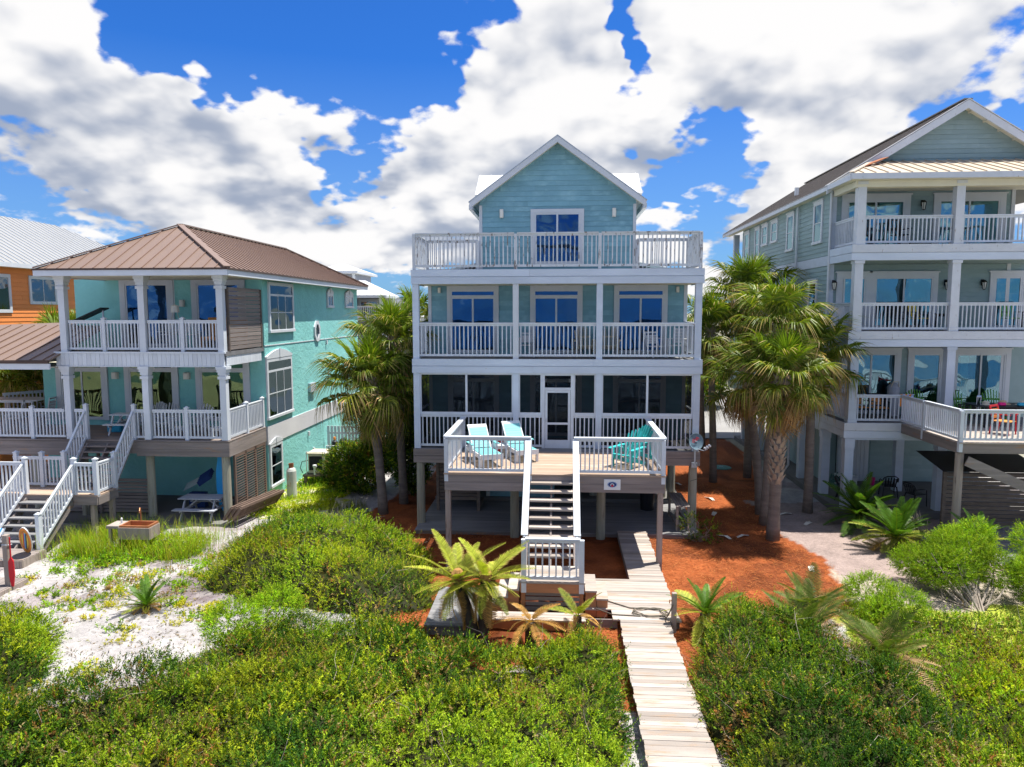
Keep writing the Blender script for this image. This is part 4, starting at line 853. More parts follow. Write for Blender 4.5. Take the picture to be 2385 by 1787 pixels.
    ld = box('lower_door', 'trim', H, 11.62, 12.88, 30.15, 30.25, .13, 2.65)
    for i in range(8): piece('door_board', 'trim', ld, 11.66+i*.148, 11.66+i*.148+.138, 30.12, 30.149, .2, 2.3)
    box('side_store', 'siding_grey', H, 11.0, 11.6, 30.3, 38, .13, 2.7)
    en = MB().box(12.5, 12.6, 23.6, 23.7, .05, 2.0).box(15.6, 15.7, 23.6, 23.7, .05, 2.0).box(12.6, 15.6, 23.67, 23.7, 1.9, 1.98).build('slat_enclosure', 'wood_dark', H)
    for i in range(13): piece('slat', 'wood_dark', en, 12.61, 15.59, 23.62, 23.66, .22+i*.135, .33+i*.135)
    en2 = MB().add([(12.45, 23.55, 2.02), (15.75, 23.55, 2.02), (15.75, 25.4, 2.35), (12.45, 25.4, 2.35)], [(0, 1, 2, 3)]); en2.build('enclosure_roof', 'black_plastic', H)
    lw_ = box('lower_walk', 'wood_grey', H, 11.0, 18.5, 20.4, 23.3, -.1, .0)
    for i in range(20): piece('plank', 'plank_grey', lw_, 11.0, 18.5, 20.4+i*.145, 20.4+i*.145+.137, .002, .04)
    MB().tube([(10.02, 31.4, 11.6), (10.02, 31.4, .5), (9.85, 31.4, .25), (9.5, 31.4, .15)], .05, 8).build('downpipe', 'trim', H); MB().tube([(10.05, 27.72, 11.6), (10.05, 27.72, 3.3)], .045, 8).build('downpipe', 'trim', H)
    return H
RIGHT = right_house()
# ------------------------------------------------------------------ orange house and the far grey house
def orange_house():
    H = thing('beach_house', 'orange clapboard house with pale metal hip roof behind the teal house', 'house', (-29, 36, 0), world=True); X = -25.2
    w = box('wall', 'siding_orange', H, -34, X, 27, 45, -.2, 9.3); clapboards(w, 'siding_orange', ('+x', X), 27, 45, 3.6, 9.2, .2)
    window(w, ('+x', X), 32.35, 34.2, 7.6, 8.95, 2, 1, .13, sill=False); window(w, ('+x', X), 29.3, 31.2, 7.2, 8.95, 2, 1, .13, sill=False); window(w, ('+x', X), 38, 39.6, 7.6, 8.95, 2, 1, .13, sill=False)
    zE, zR, xe, xc = 9.45, 12.3, -24.7, -29.6; rb = MB()
    rb.slab([(xe, 26, zE), (xe, 46, zE), (xc, 40.5, zR), (xc, 31.5, zR)], .06); rb.slab([(xe, 26, zE), (xc, 31.5, zR), (-34.5, 26, zE)], .06); rb.slab([(xe, 46, zE), (xc, 40.5, zR), (-34.5, 46, zE)], .06); rb.slab([(-34.5, 26, zE), (xc, 31.5, zR), (xc, 40.5, zR), (-34.5, 46, zE)], .06)
    RF = rb.build('roof', 'roof_pale', H); n = 48
    for i in range(n): y = 26+20*(i+.5)/n; t = min(1, (y-26)/5.5, (46-y)/5.5); stick('seam', 'metal_grey', RF, (xe, y, zE+.015), (xe+(xc-xe)*t, y, zE+(zR-zE)*t+.015), .04, .04)
    MB().box(xe-.02, xe+.05, 26, 46, zE-.2, zE-.005).build('fascia', 'trim', RF); box('soffit', 'soffit', RF, X, xe-.03, 26.1, 45.9, zE-.19, zE-.15)
orange_house()
def far_house():
    H = thing('beach_house', 'distant grey house with white stepped hip roofs between the teal and blue houses', 'house', (-19, 62, 0), world=True)
    w = box('wall', 'siding_far', H, -25, -14.9, 60, 72, -.2, 8.5); t = box('tower_wall', 'siding_far', H, -21.8, -18.35, 63.2, 68.4, 8, 10.7)
    def hip(nm, x0, x1, y0, y1, z0, z1):
        h = (y1-y0)/2; xc0, xc1 = (x0+h, x1-h) if x1-x0 > y1-y0 else ((x0+x1)/2, (x0+x1)/2); yc = (y0+y1)/2; b = MB(); b.slab([(x0, y0, z0), (x1, y0, z0), (xc1, yc, z1), (xc0, yc, z1)] if xc1 > xc0 else [(x0, y0, z0), (x1, y0, z0), (xc1, yc, z1)], .05); b.slab([(x1, y0, z0), (x1, y1, z0), (xc1, yc, z1)], .05); b.slab([(x0, y0, z0), (x0, y1, z0), (xc0, yc, z1)], .05); b.slab([(x1, y1, z0), (x0, y1, z0), (xc0, yc, z1), (xc1, yc, z1)] if xc1 > xc0 else [(x1, y1, z0), (x0, y1, z0), (xc0, yc, z1)], .05); o = b.build(nm, 'roof_white', H)
        MB().box(x0, x1, y0-.03, y0+.05, z0-.22, z0-.01).box(x1-.05, x1+.03, y0+.06, y1, z0-.22, z0-.01).build('fascia', 'trim', o); box('soffit', 'soffit', o, x0+.05, x1-.06, y0+.06, y1, z0-.2, z0-.16)
        for i in range(int((x1-x0)/.6)): x = x0+.3+i*.6; k = min(1, (x-x0)/h, (x1-x)/h); stick('seam', 'roof_white', o, (x, y0, z0+.02), (x, y0+h*k, z0+(z1-z0)*k+.02), .04, .04)
    hip('lower_roof', -27, -14.3, 57.9, 62.6, 8.6, 9.9); hip('tower_roof', -22.35, -17.85, 62, 68.9, 10.82, 11.7)
    for x in (-21.2, -19.6, -18.3): piece('column', 'trim', t, x-.1, x+.1, 62.4, 62.6, 8.8, 10.6)
    for z, h in ((6.95, 1.45), (3.9, 2.6)):
        box('porch_floor', 'trim', H, -25, -14.6, 58.1, 60, z-.4, z); railing(H, (-25, 58.2, z), (-14.9, 58.2, z), .75, 'trim', .16, .05, .1, .1, individual=False)
        for x in (-14.8, -18.2): piece('column', 'trim', H, x-.12, x+.12, 58.15, 58.39, z, z+h)
        slider(w, ('y', 60), -17.2, -15.4, z+.05, z+1.2, None, cw=.16, pane='pane_grey'); lantern(w, -17.8, 59.98, z+1.0)
    return H
far_house()
def distant_house(label, x, y, wd, h, roof, wallm):
    H = thing('distant_house', label, 'house', (x, y, 0), world=True); box('wall', wallm, H, x-wd/2, x+wd/2, y, y+8, -.2, h)
    b = MB(); b.slab([(x-wd/2-.5, y-.6, h), (x+wd/2+.5, y-.6, h), (x+wd/2-2.5, y+4, h+1.7), (x-wd/2+2.5, y+4, h+1.7)], .06); b.slab([(x+wd/2+.5, y-.6, h), (x+wd/2+.5, y+8.6, h), (x+wd/2-2.5, y+4, h+1.7)], .06); b.slab([(x-wd/2-.5, y-.6, h), (x-wd/2-.5, y+8.6, h), (x-wd/2+2.5, y+4, h+1.7)], .06); b.build('roof', roof, H)
    for i in range(3): window(H, ('y', y), x-wd/2+1+i*wd/3.2, x-wd/2+2+i*wd/3.2, h-2.2, h-.8, 1, 2)
distant_house('small white roofed house far off beside the distant grey house', -14.0, 96, 10, 6.6, 'roof_white', 'trim')
# ------------------------------------------------------------------ vegetation
def unit_rows(a): return a/np.maximum(np.linalg.norm(a, axis=1, keepdims=True), 1e-6)
def poly_mesh(name, V, F, C, mat, parent=None, smooth=False):
    V = np.asarray(V, float); F = np.asarray(F); k = F.shape[1]
    if parent is not None: V = V-np.array(org(parent))
    me = bpy.data.meshes.new(name); me.vertices.add(len(V)); me.vertices.foreach_set('co', V.ravel()); me.loops.add(F.size); me.loops.foreach_set('vertex_index', F.ravel().astype(np.int32))
    me.polygons.add(len(F)); me.polygons.foreach_set('loop_start', np.arange(0, F.size, k)); me.update(calc_edges=True)
    if C is not None:
        c = np.ones((len(V), 4)); c[:, :3] = C; a = me.color_attributes.new('Col', 'FLOAT_COLOR', 'POINT'); a.data.foreach_set('color', c.ravel())
    if smooth: me.polygons.foreach_set('use_smooth', [True]*len(F))
    me.materials.append(M[mat]); o = bpy.data.objects.new(name, me); link(o, parent); return o
def leaves(P, T_, Nn, L, Wd, fold=.15):
    """diamond leaves: foot P, direction T_, face normal Nn"""
    T_ = unit_rows(T_); S = unit_rows(np.cross(Nn, T_)); Nn = np.cross(T_, S); L = np.asarray(L).reshape(-1, 1); Wd = np.asarray(Wd).reshape(-1, 1)
    mid = P+T_*L*.45; v = np.stack([P, mid+S*Wd/2+Nn*Wd*fold, P+T_*L, mid-S*Wd/2+Nn*Wd*fold], 1).reshape(-1, 3)
    return v, np.arange(len(v)).reshape(-1, 4)
def sprigs(B, Dr, K, spread, L, Wd, rng, length=.2):
    """K leaves along each of the twigs that start at B and run along Dr"""
    n = len(B); s = np.tile(np.linspace(.15, 1, K), n)*np.repeat(length*rng.uniform(.6, 1.3, n), K); D_ = np.repeat(unit_rows(Dr), K, 0); P = np.repeat(B, K, 0)+D_*s[:, None]
    rnd = unit_rows(rng.normal(size=(n*K, 3))); rad = unit_rows(rnd-D_*np.sum(rnd*D_, 1, keepdims=True)); T_ = rad*spread+D_*.55+np.array([0, 0, .15]); Nn = unit_rows(D_*.8+rng.normal(size=(n*K, 3))*.35+np.array([0, 0, .5]))
    l = L*rng.uniform(.7, 1.3, n*K); return leaves(P, T_, Nn, l, l*Wd)
def polydist(x, y, poly):
    d = np.full(len(x), 1e9); n = len(poly)
    for i in range(n):
        ax, ay = poly[i]; bx, by = poly[(i+1) % n]; dx, dy = bx-ax, by-ay; t = np.clip(((x-ax)*dx+(y-ay)*dy)/(dx*dx+dy*dy+1e-9), 0, 1); d = np.minimum(d, np.hypot(x-ax-t*dx, y-ay-t*dy))
    return d
def pick(pal, w, n, rng): return np.array(pal)[rng.choice(len(pal), n, p=np.array(w)/sum(w))]
G_DEEP, G_MID, G_YEL, G_OLV, G_LIME, RUSSET, TAN = (.036, .085, .008), (.11, .185, .010), (.28, .325, .014), (.15, .16, .016), (.215, .36, .012), (.27, .11, .03), (.30, .205, .08)
def scrub(name, label, poly, H, dens, pal=None, K=14, L=.042, seed=1, weights=(.24, .36, .28, .13, .04, .008), edge=.7, kind='stuff', rust=.0, length=.2, bump=.55, twigs=60, cat='scrub'):
    rng = np.random.default_rng(seed); pal = pal or (G_DEEP, G_MID, G_YEL, G_OLV, TAN, RUSSET); P = np.array(poly); x0, y0 = P.min(0)-.4; x1, y1 = P.max(0)+.4
    n = int((x1-x0)*(y1-y0)*dens); x = rng.uniform(x0, x1, n); y = rng.uniform(y0, y1, n)
    wx = x+.8*(fbm(x*1.1+seed, y*1.1, 3)-.5); wy = y+.8*(fbm(x*1.1+40, y*1.1+seed, 3)-.5); k = inpoly(wx, wy, poly); x, y, wx, wy = x[k], y[k], wx[k], wy[k]
    def top(x, y):
        wx = x+.8*(fbm(x*1.1+seed, y*1.1, 3)-.5); wy = y+.8*(fbm(x*1.1+40, y*1.1+seed, 3)-.5)
        d = polydist(wx, wy, poly)*np.where(inpoly(wx, wy, poly), 1, -1); e = np.clip(d/edge, 0, 1)**.5; b = fbm(x*.55+seed, y*.55, 2)*.5+fbm(x*1.9, y*1.9+seed, 4)*.75-.05
        return gz(x, y)+H*e*(1-bump+bump*1.6*np.clip(b-.12, 0, 1))+min(.30, H*.3)*e*(fbm(x*4.6+seed, y*4.6, 2)-.5)
    h = top(x, y); e_ = .07; gx = (top(x+e_, y)-h)/e_; gy = (top(x, y+e_)-h)/e_
    Nn = unit_rows(np.stack([-gx, -gy, np.ones_like(gx)], 1)); depth = np.abs(rng.normal(0, .10, len(x)))+.10
    B = np.stack([x, y, np.maximum(h-depth, gz(x, y)+.01)], 1); Dr = Nn+rng.normal(size=B.shape)*.45+np.array([0, 0, .25])
    m_ = len(B); ln = np.where(rng.random(m_) < .13, rng.uniform(1.5, 2.6, m_), 1.)*length; Lk = np.repeat(L*(.75+.8*np.clip(fbm(x*.6+60+seed, y*.6, 3)-.2, 0, 1)), K); V, F = sprigs(B, Dr, K, .75, Lk, .46, rng, ln)
    patch = fbm(x*.5+seed*3, y*.5, 3); w = np.array(weights); C = pick(pal, w, m_, rng)
    yel = rng.random(m_) < np.clip((patch-.52)*3.2, 0, .6); C[yel] = pal[2]; deep = rng.random(m_) < np.clip((.47-patch)*3.5, 0, .6); C[deep] = pal[0]
    if rust: r_ = rng.random(m_) < np.clip((fbm(x*.7+9, y*.7+seed, 3)-.50)*rust, 0, .75); C[r_] = pick((pal[5], TAN, (.26, .17, .06), pal[2]), (.35, .3, .2, .15), int(r_.sum()), rng)
    reg = fbm(x*.33+seed*5, y*.33+2, 3); C = C*np.clip(.55+.95*reg, .6, 1.4)[:, None]*np.where(fbm(x*.4+31, y*.4+seed, 2)[:, None] > .56, np.array([.85, 1.0, 1.1]), 1.)*rng.uniform(.72, 1.3, (m_, 1)); C4 = np.repeat(np.repeat(C, K, 0)*rng.uniform(.75, 1.3, (m_*K, 1)), 4, 0)
    o = poly_mesh(name, V, F, C4, 'leaf'); tag(o, label, cat, kind=kind)
    # dark hull added as the woody mass inside, to block light
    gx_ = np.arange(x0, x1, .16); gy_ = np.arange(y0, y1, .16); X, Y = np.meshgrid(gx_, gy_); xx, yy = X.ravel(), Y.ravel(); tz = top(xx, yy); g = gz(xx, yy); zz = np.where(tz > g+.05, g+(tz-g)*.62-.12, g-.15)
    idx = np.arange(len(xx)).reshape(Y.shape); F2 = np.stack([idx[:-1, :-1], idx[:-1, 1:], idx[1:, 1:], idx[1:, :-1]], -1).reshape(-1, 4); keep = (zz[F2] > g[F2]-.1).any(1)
    c2 = np.tile(np.array([[.035, .038, .012]]), (len(xx), 1))*(.7+.6*fbm(xx*3, yy*3, 2)[:, None]); poly_mesh('light_blocking_hull', np.stack([xx, yy, zz], 1), F2[keep], c2, 'leaf', o)
    if twigs:
        b = MB(); js = rng.choice(len(x), min(twigs, len(x)), replace=False)
        for j in js:
            p = Vector((x[j], y[j], h[j]-.12)); d = Vector(tuple(Nn[j]))+Vector(rng.normal(size=3)*.7); d.z = abs(d.z)*.7+.1; d.normalize(); q = p+d*rng.uniform(.2, .55); q2 = q+(d+Vector(rng.normal(size=3)*.5))*.18; b.tube([p, p.lerp(q, .5)+Vector(rng.normal(size=3)*.04), q, q2], [.005, .004, .003, .0015], 3)
        tag(b.build('dry_twigs', 'twig_pale', o), kind='stuff')
    return o
scrub('dune_scrub', 'dense low green scrub across the near left foreground beside the boardwalk',
      [(-9.6, 8.6), (-10.9, 11.3), (-10.2, 11.5), (-9.0, 11.7), (-8.1, 12.0), (-7.6, 12.6), (-7.2, 13.5), (-7.1, 14.3), (-6.4, 15.2), (-5.09, 15.0), (-3.8, 15.3), (-3.0, 14.9), (-2.5, 14.1), (-1.7, 13.5), (-.8, 13.6), (-.2, 14.4), (.6, 15.1), (1.18, 14.9), (1.28, 12.1), (1.24, 9.0), (1.2, 8.6)], 1.05, 385, seed=3, rust=1.0, twigs=80, bump=.72)
scrub('scrub_mound', 'rounded mound of dense green scrub in front of the palms left of the stairs',
      [(-9.3, 17.3), (-9.9, 19.2), (-9.75, 21.0), (-9.3, 22.6), (-7.8, 22.7), (-5.7, 21.8), (-4.1, 20.4), (-3.3, 18.2), (-3.3, 16.5), (-4.4, 16.0), (-5.9, 16.3), (-8.0, 16.8)], 1.15, 300, seed=5, rust=.8, edge=1.2, twigs=70, cat='scrub', bump=.62)
scrub('scrub_patch', 'patch of bright green scrub at the left edge of the white sand',
      [(-14.4, 15.0), (-12.2, 15.1), (-11.0, 14.2), (-10.2, 12.9), (-9.9, 11.9), (-14, 11.2)], .8, 300, seed=8, weights=(.15, .4, .36, .1, .02, .01), twigs=20)
scrub('dune_scrub', 'dark green scrub with rusty patches to the right of the boardwalk',
      [(2.72, 8.4), (2.68, 13.2), (2.95, 14.9), (3.7, 16.2), (4.89, 16.1), (5.7, 15.0), (6.3, 13.7), (6.7, 12.2), (6.7, 10.4), (6.6, 8.4)], 1.05, 385, seed=12, weights=(.34, .36, .16, .1, .04, .008), rust=1.7, twigs=70)
scrub('ground_cover', 'low yellow green ground cover on the sand at right', [(6.7, 16.9), (8.6, 17.3), (10.4, 16.9), (13.2, 17.2), (12.2, 14.5), (9.6, 8.8), (6.5, 8.6), (6.7, 12), (6.6, 14.4)], .30, 230, (G_MID, G_LIME, (.36, .42, .012), G_OLV, TAN, (.34, .20, .05)), K=10, L=.05, seed=15, weights=(.14, .36, .36, .05, .08, .03), rust=.8, edge=.4, length=.16, bump=.9, twigs=60, cat='ground cover')
scrub('lawn', 'sunlit yellow green weeds beside the propane tank', [(-11.2, 24.0), (-11.2, 30.4), (-9.6, 30.4), (-8.6, 26.6), (-8.7, 24.4), (-9.7, 23.6)], .16, 170, (G_MID, G_LIME, (.40, .44, .012), G_OLV, TAN, TAN), K=9, L=.05, seed=18, weights=(.1, .4, .45, .02, .05, .0), edge=.3, length=.14, bump=.8, twigs=0, cat='weeds')
scrub('dune_weeds', 'bright yellow green low weeds under the dune grass by the teal house', [(-15.2, 19.4), (-15.5, 21.6), (-13.9, 21.9), (-11.0, 21.4), (-10.5, 19.8), (-12.4, 19.1), (-14.0, 18.9)], .26, 170, (G_MID, G_LIME, (.38, .42, .012), G_OLV, TAN, TAN), K=9, L=.05, seed=19, weights=(.12, .4, .4, .03, .06, .0), edge=.35, length=.15, bump=.85, twigs=0, cat='weeds')
def pine_needles():
    rng = np.random.default_rng(77); n = 60000; x = rng.uniform(-4.5, 9.2, n); y = rng.uniform(12.5, 30, n); k = inpoly(x, y, STRAW) & ~inpoly(x, y, MULCH) & ~((x > -4.8) & (x < 4.7) & (y > 22.6)) & ~((x > .5) & (x < 2.85) & (y > 15.8)) & ~((x > -3.1) & (x < .7) & (y > 15.2) & (y < 17.7)) & ~((x > 1.3) & (x < 2.6)); x, y = x[k], y[k]; n = len(x)
    P = np.column_stack([x, y, gz(x, y)+rng.uniform(.005, .03, n)]); a = rng.uniform(0, 6.28, n); T_ = np.column_stack([np.cos(a), np.sin(a), rng.uniform(-.05, .25, n)]); V, F = leaves(P, T_, np.tile([[0, 0, 1.]], (n, 1)), rng.uniform(.1, .22, n), np.full(n, .010), 0)
    C = np.repeat(pick(((.38, .12, .035), (.28, .08, .025), (.46, .20, .07), (.18, .06, .02)), (.4, .3, .2, .1), n, rng), 4, 0); tag(poly_mesh('pine_needles', V, F, C, 'grass'), 'orange pine needles strewn over the straw bed', 'pine needles', kind='stuff')
pine_needles()
def blades(name, label, spots, mat='grass', kind='stuff', seed=2, cat='grass', lo=.35, hi=.8, pal=(G_LIME, (.33, .33, .025), (.24, .29, .02), TAN), w=(.38, .28, .26, .08), wd=.012):
    rng = np.random.default_rng(seed); B = []
    for (x, y, r, n) in spots:
        a = rng.uniform(0, 6.28, n); d = r*np.sqrt(rng.random(n)); B.append(np.stack([x+d*np.cos(a), y+d*np.sin(a)], 1))
    B = np.concatenate(B); n = len(B); z = gz(B[:, 0], B[:, 1])-.02; P = np.column_stack([B, z]); a = rng.uniform(0, 6.28, n); lean = rng.uniform(.12, .75, n); h = rng.uniform(lo, hi, n)
    out = np.stack([np.cos(a), np.sin(a), np.zeros(n)], 1); side = np.stack([-np.sin(a), np.cos(a), np.zeros(n)], 1)*wd/2; V = []
    for t, wf in ((0, 1), (.45, .85), (.8, .5), (1, .06)):
        c = P+out*(lean*h*t**2)[:, None]+np.array([0, 0, 1])*(h*(t-.35*lean*t**2))[:, None]; V += [c-side*wf, c+side*wf]
    V = np.stack(V, 1).reshape(-1, 3); b = np.arange(n)[:, None]*8; F = np.concatenate([b+np.array([[0, 1, 3, 2]])+2*i for i in range(3)], 0); C = np.repeat(pick(pal, w, n, rng)*rng.uniform(.7, 1.3, (n, 1)), 8, 0)
    return tag(poly_mesh(name, V, F, C, mat), label, cat, kind=kind)
sp = []
for i in range(150): sp.append((random.uniform(-15.5, -10.7), 19.5+2.6*random.random()**1.3, random.uniform(.12, .5), int(random.uniform(12, 46))))
sp = [s for s in sp if not (-16 < s[0] < -15.2 and s[1] < 20.4)]
blades('sea_oats', 'tall yellow green dune grass in front of the teal house deck', sp, seed=4, lo=.3, hi=.95, wd=.009)
blades('dune_grass', 'pale yellow grass on the slope at the right edge', [(random.uniform(7.2, 12), random.uniform(10.5, 15.5), .5, 110) for _ in range(34)], seed=6, lo=.2, hi=.5)
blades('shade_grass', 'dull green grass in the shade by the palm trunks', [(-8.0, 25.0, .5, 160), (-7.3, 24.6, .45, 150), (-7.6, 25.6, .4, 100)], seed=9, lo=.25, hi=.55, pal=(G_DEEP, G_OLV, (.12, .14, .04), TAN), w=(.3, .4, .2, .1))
def sand_plants():
    rng = np.random.default_rng(21); B = []; c = []
    for _ in range(420):
        x, y = rng.uniform(-14.8, -7.4), rng.uniform(12.2, 20.3)
        if (x > -9.6 and y > 16.5) or (x > -9 and y < 13.2) or (abs(x+10.1) < .5 and abs(y-16.1) < .5): continue
        if fbm(np.array([x*.55]), np.array([y*.55]), 3)[0] < .43: continue
        n = int(rng.integers(4, 26)); r = rng.uniform(.08, .38); p = rng.normal(size=(n, 2))*r*.5+np.array([x, y]); B.append(p); c.append(np.tile(pick((G_MID, G_LIME, (.45, .42, .03), TAN), (.25, .35, .3, .1), 1, rng), (n, 1)))
    B = np.concatenate(B); c = np.concatenate(c); P = np.column_stack([B, gz(B[:, 0], B[:, 1])]); D = rng.normal(size=P.shape)*.6+np.array([0, 0, .7])
    V, F = sprigs(P, D, 9, .8, .05, .5, rng, .12); tag(poly_mesh('sand_plants', V, F, np.repeat(c, 36, 0)*np.repeat(rng.uniform(.7, 1.3, (len(P)*9, 1)), 4, 0), 'leaf'), 'small green and yellow plants dotted over the white sand', 'sand plants', kind='stuff')
sand_plants()
def sand_litter():
    rng = np.random.default_rng(55); n = 5200; x = rng.uniform(-15, -6.5, n); y = rng.uniform(11.8, 21, n); k = fbm(x*.9, y*.9, 3) > rng.uniform(.30, .62, n); x, y = x[k], y[k]; n = len(x); a = rng.uniform(0, 6.28, n)
    V, F = leaves(np.column_stack([x, y, gz(x, y)+.012]), np.column_stack([np.cos(a), np.sin(a), rng.uniform(0, .35, n)]), np.tile([[0, 0, 1.]], (n, 1)), rng.uniform(.03, .16, n), rng.uniform(.008, .03, n), 0)
    tag(poly_mesh('sand_litter', V, F, np.repeat(pick(((.16, .12, .08), (.28, .20, .10), (.24, .24, .05), (.10, .075, .06)), (.3, .3, .2, .2), n, rng), 4, 0), 'leaf'), 'dry leaf and stem litter scattered over the sand', 'litter', kind='stuff')
sand_litter()
def shrub(name, label, balls, seed, dens=240, pal=None, w=(.4, .34, .16, .06, .02, .02), L=.055, K=12, stems=10, cat='shrub', group=None, base=None, length=.2, stem_mat='twig', Wd=.46):
    """balls: (x, y, z, rx, ry, rz) leafy masses carried by stems from the base"""
    rng = np.random.default_rng(seed); pal = pal or (G_DEEP, G_MID, G_YEL, G_OLV, TAN, RUSSET); bx, by = base or (np.mean([b[0] for b in balls]), np.mean([b[1] for b in balls]))
    t = thing(name, label, cat, (bx, by, gz1(bx, by)-.02), world=True, group=group); Bs, Ds = [], []
    for (x, y, z, rx, ry, rz) in balls:
        n = int(dens*4*math.pi*((rx*ry)**1.6/3+(rx*rz)**1.6/3+(ry*rz)**1.6/3)**(1/1.6)); u = unit_rows(rng.normal(size=(n, 3))); lump = 1+.28*(fbm(u[:, 0]*2.3+seed+x, u[:, 1]*2.3+u[:, 2]*1.7, 3)-.5)*2
        r = lump*(1-np.abs(rng.normal(0, .16, n))); p = np.array([x, y, z])+u*np.array([rx, ry, rz])*r[:, None]; Bs.append(p); Ds.append(u+rng.normal(size=u.shape)*.5+np.array([0, 0, .3]))
    B = np.concatenate(Bs); D = np.concatenate(Ds); k = B[:, 2] > gz(B[:, 0], B[:, 1])+.03; B, D = B[k], D[k]; V, F = sprigs(B, D, K, .75, L, Wd, rng, length)
    C = pick(pal, w, len(B), rng)*rng.uniform(.7, 1.3, (len(B), 1)); poly_mesh('foliage', V, F, np.repeat(np.repeat(C, K, 0)*rng.uniform(.75, 1.3, (len(B)*K, 1)), 4, 0), 'leaf', t)
    b = MB(); z0 = gz1(bx, by)-.05
    for i in range(stems):
        x, y, z, rx, ry, rz = balls[i % len(balls)]; q = Vector((x, y, z))+Vector(rng.normal(size=3)*.45*np.array([rx, ry, rz])); p = Vector((bx+rng.normal()*.08, by+rng.normal()*.08, z0)); m_ = p.lerp(q, .5)+Vector(rng.normal(size=3)*.12); b.tube([p, m_, q], [.03, .02, .008], 5)
    b.build('stems', stem_mat, t); return t
shrub('leafy_shrub', 'dark glossy green shrub beside the air conditioner of the teal house', [(-8.3, 27.8, .95, 1.15, 1.0, .95), (-7.7, 28.4, 1.3, .9, .8, .8), (-8.9, 28.3, .7, .6, .7, .6)], 31, 170, L=.075, K=10)
shrub('leafy_shrub', 'tall dark green shrub against the blue house behind the palm trunks', [(-5.9, 27.5, 1.6, .75, .9, 1.4), (-5.8, 27.2, 3.1, .6, .8, 1.0), (-6.2, 28.6, 2.4, .8, .8, 1.2)], 32, 140, L=.075, K=10, w=(.62, .28, .04, .06, .0, .0))
shrub('leafy_shrub', 'green shrub behind the white fence between the teal and blue houses', [(-8.2, 32.5, 1.8, 1.0, .9, 1.2), (-7.2, 33, 2.6, .9, .9, .9)], 33, 110, L=.09, K=9)
lime = ((.11, .20, .012), G_LIME, (.26, .34, .015), G_MID, TAN, TAN); lw_ = (.2, .45, .25, .1, .0, .0)
shrub('feathery_shrub', 'bright lime green feathery shrub with bare grey branches below at right', [(9.8, 18.3, .72, .75, .7, .40), (10.5, 19.0, .92, .75, .7, .40), (9.6, 19.1, .55, .6, .6, .38), (11.1, 18.4, .65, .5, .6, .4)], 41, 300, lime, lw_, .045, 14, 34, base=(10.3, 17.5), stem_mat='twig_pale', Wd=.3)
shrub('feathery_shrub', 'lime green shrub at the right edge of the picture, lower right of two', [(12.0, 17.6, .6, .8, .9, .55), (12.9, 18.5, .7, .9, .9, .5), (12.4, 16.9, .42, .6, .6, .45), (13.6, 18.0, .6, .8, .8, .55)], 42, 280, lime, lw_, .045, 14, 20, base=(12.3, 17.5), stem_mat='twig_pale', Wd=.3)
shrub('feathery_shrub', 'lime green shrub just in front of the plank walk of the grey house', [(11.3, 20.2, .65, .7, .7, .5), (11.6, 20.1, 1.0, .38, .38, .36), (13.3, 20.1, .8, .55, .6, .45), (14.2, 19.9, .65, .6, .6, .45)], 43, 280, lime, lw_, .045, 14, 12, stem_mat='twig_pale', Wd=.3)
shrub('feathery_shrub', 'small lime green shrub between the orange straw and the bright shrubs', [(7.5, 17.2, .4, .5, .6, .36), (8.0, 16.6, .36, .5, .5, .32), (7.4, 16.2, .3, .45, .4, .26)], 44, 300, lime, lw_, .045, 13, 8, Wd=.3)
shrub('feathery_shrub', 'bright lime bush at the corner where scrub meets the white sand', [(-6.85, 13.9, .72, .55, .5, .36), (-6.3, 15.0, .62, .5, .5, .34)], 45, 300, lime, lw_, .042, 14, 8, Wd=.35)
shrub('flower_bush', 'small wispy flowering weed at the foot of the right front pile', [(4.3, 22.6, .35, .35, .3, .4), (4.75, 22.3, .25, .25, .25, .3)], 46, 60, L=.06, K=8, stems=12)
shrub('bare_bush', 'small leafless grey bush by the round deck post', [(11.2, 22.6, .75, .3, .3, .3)], 47, 1, stems=34, stem_mat='twig_pale')
for i, (x, y, z, r) in enumerate(((-10.5, 44, 1.6, 2.2), (-9, 52, 2.2, 2.8), (7.6, 50, 2.0, 2.2), (6.6, 53, 3.0, 2.4), (10.2, 55, 2.2, 2.4))):
    shrub('background_tree', ['rounded green tree far behind the gap left of the blue house', 'taller green tree beyond the gap left of the blue house', 'sunlit green tree beyond the palms right of the blue house', 'tall tree just behind the right edge of the blue house', 'green tree beyond the driveway by the grey house'][i], [(x, y, z, r, r, z*.9), (x+r*.5, y, z*1.5, r*.7, r*.7, z*.7)], 60+i, 34, L=.17, K=9, stems=8, cat='tree', length=.4)
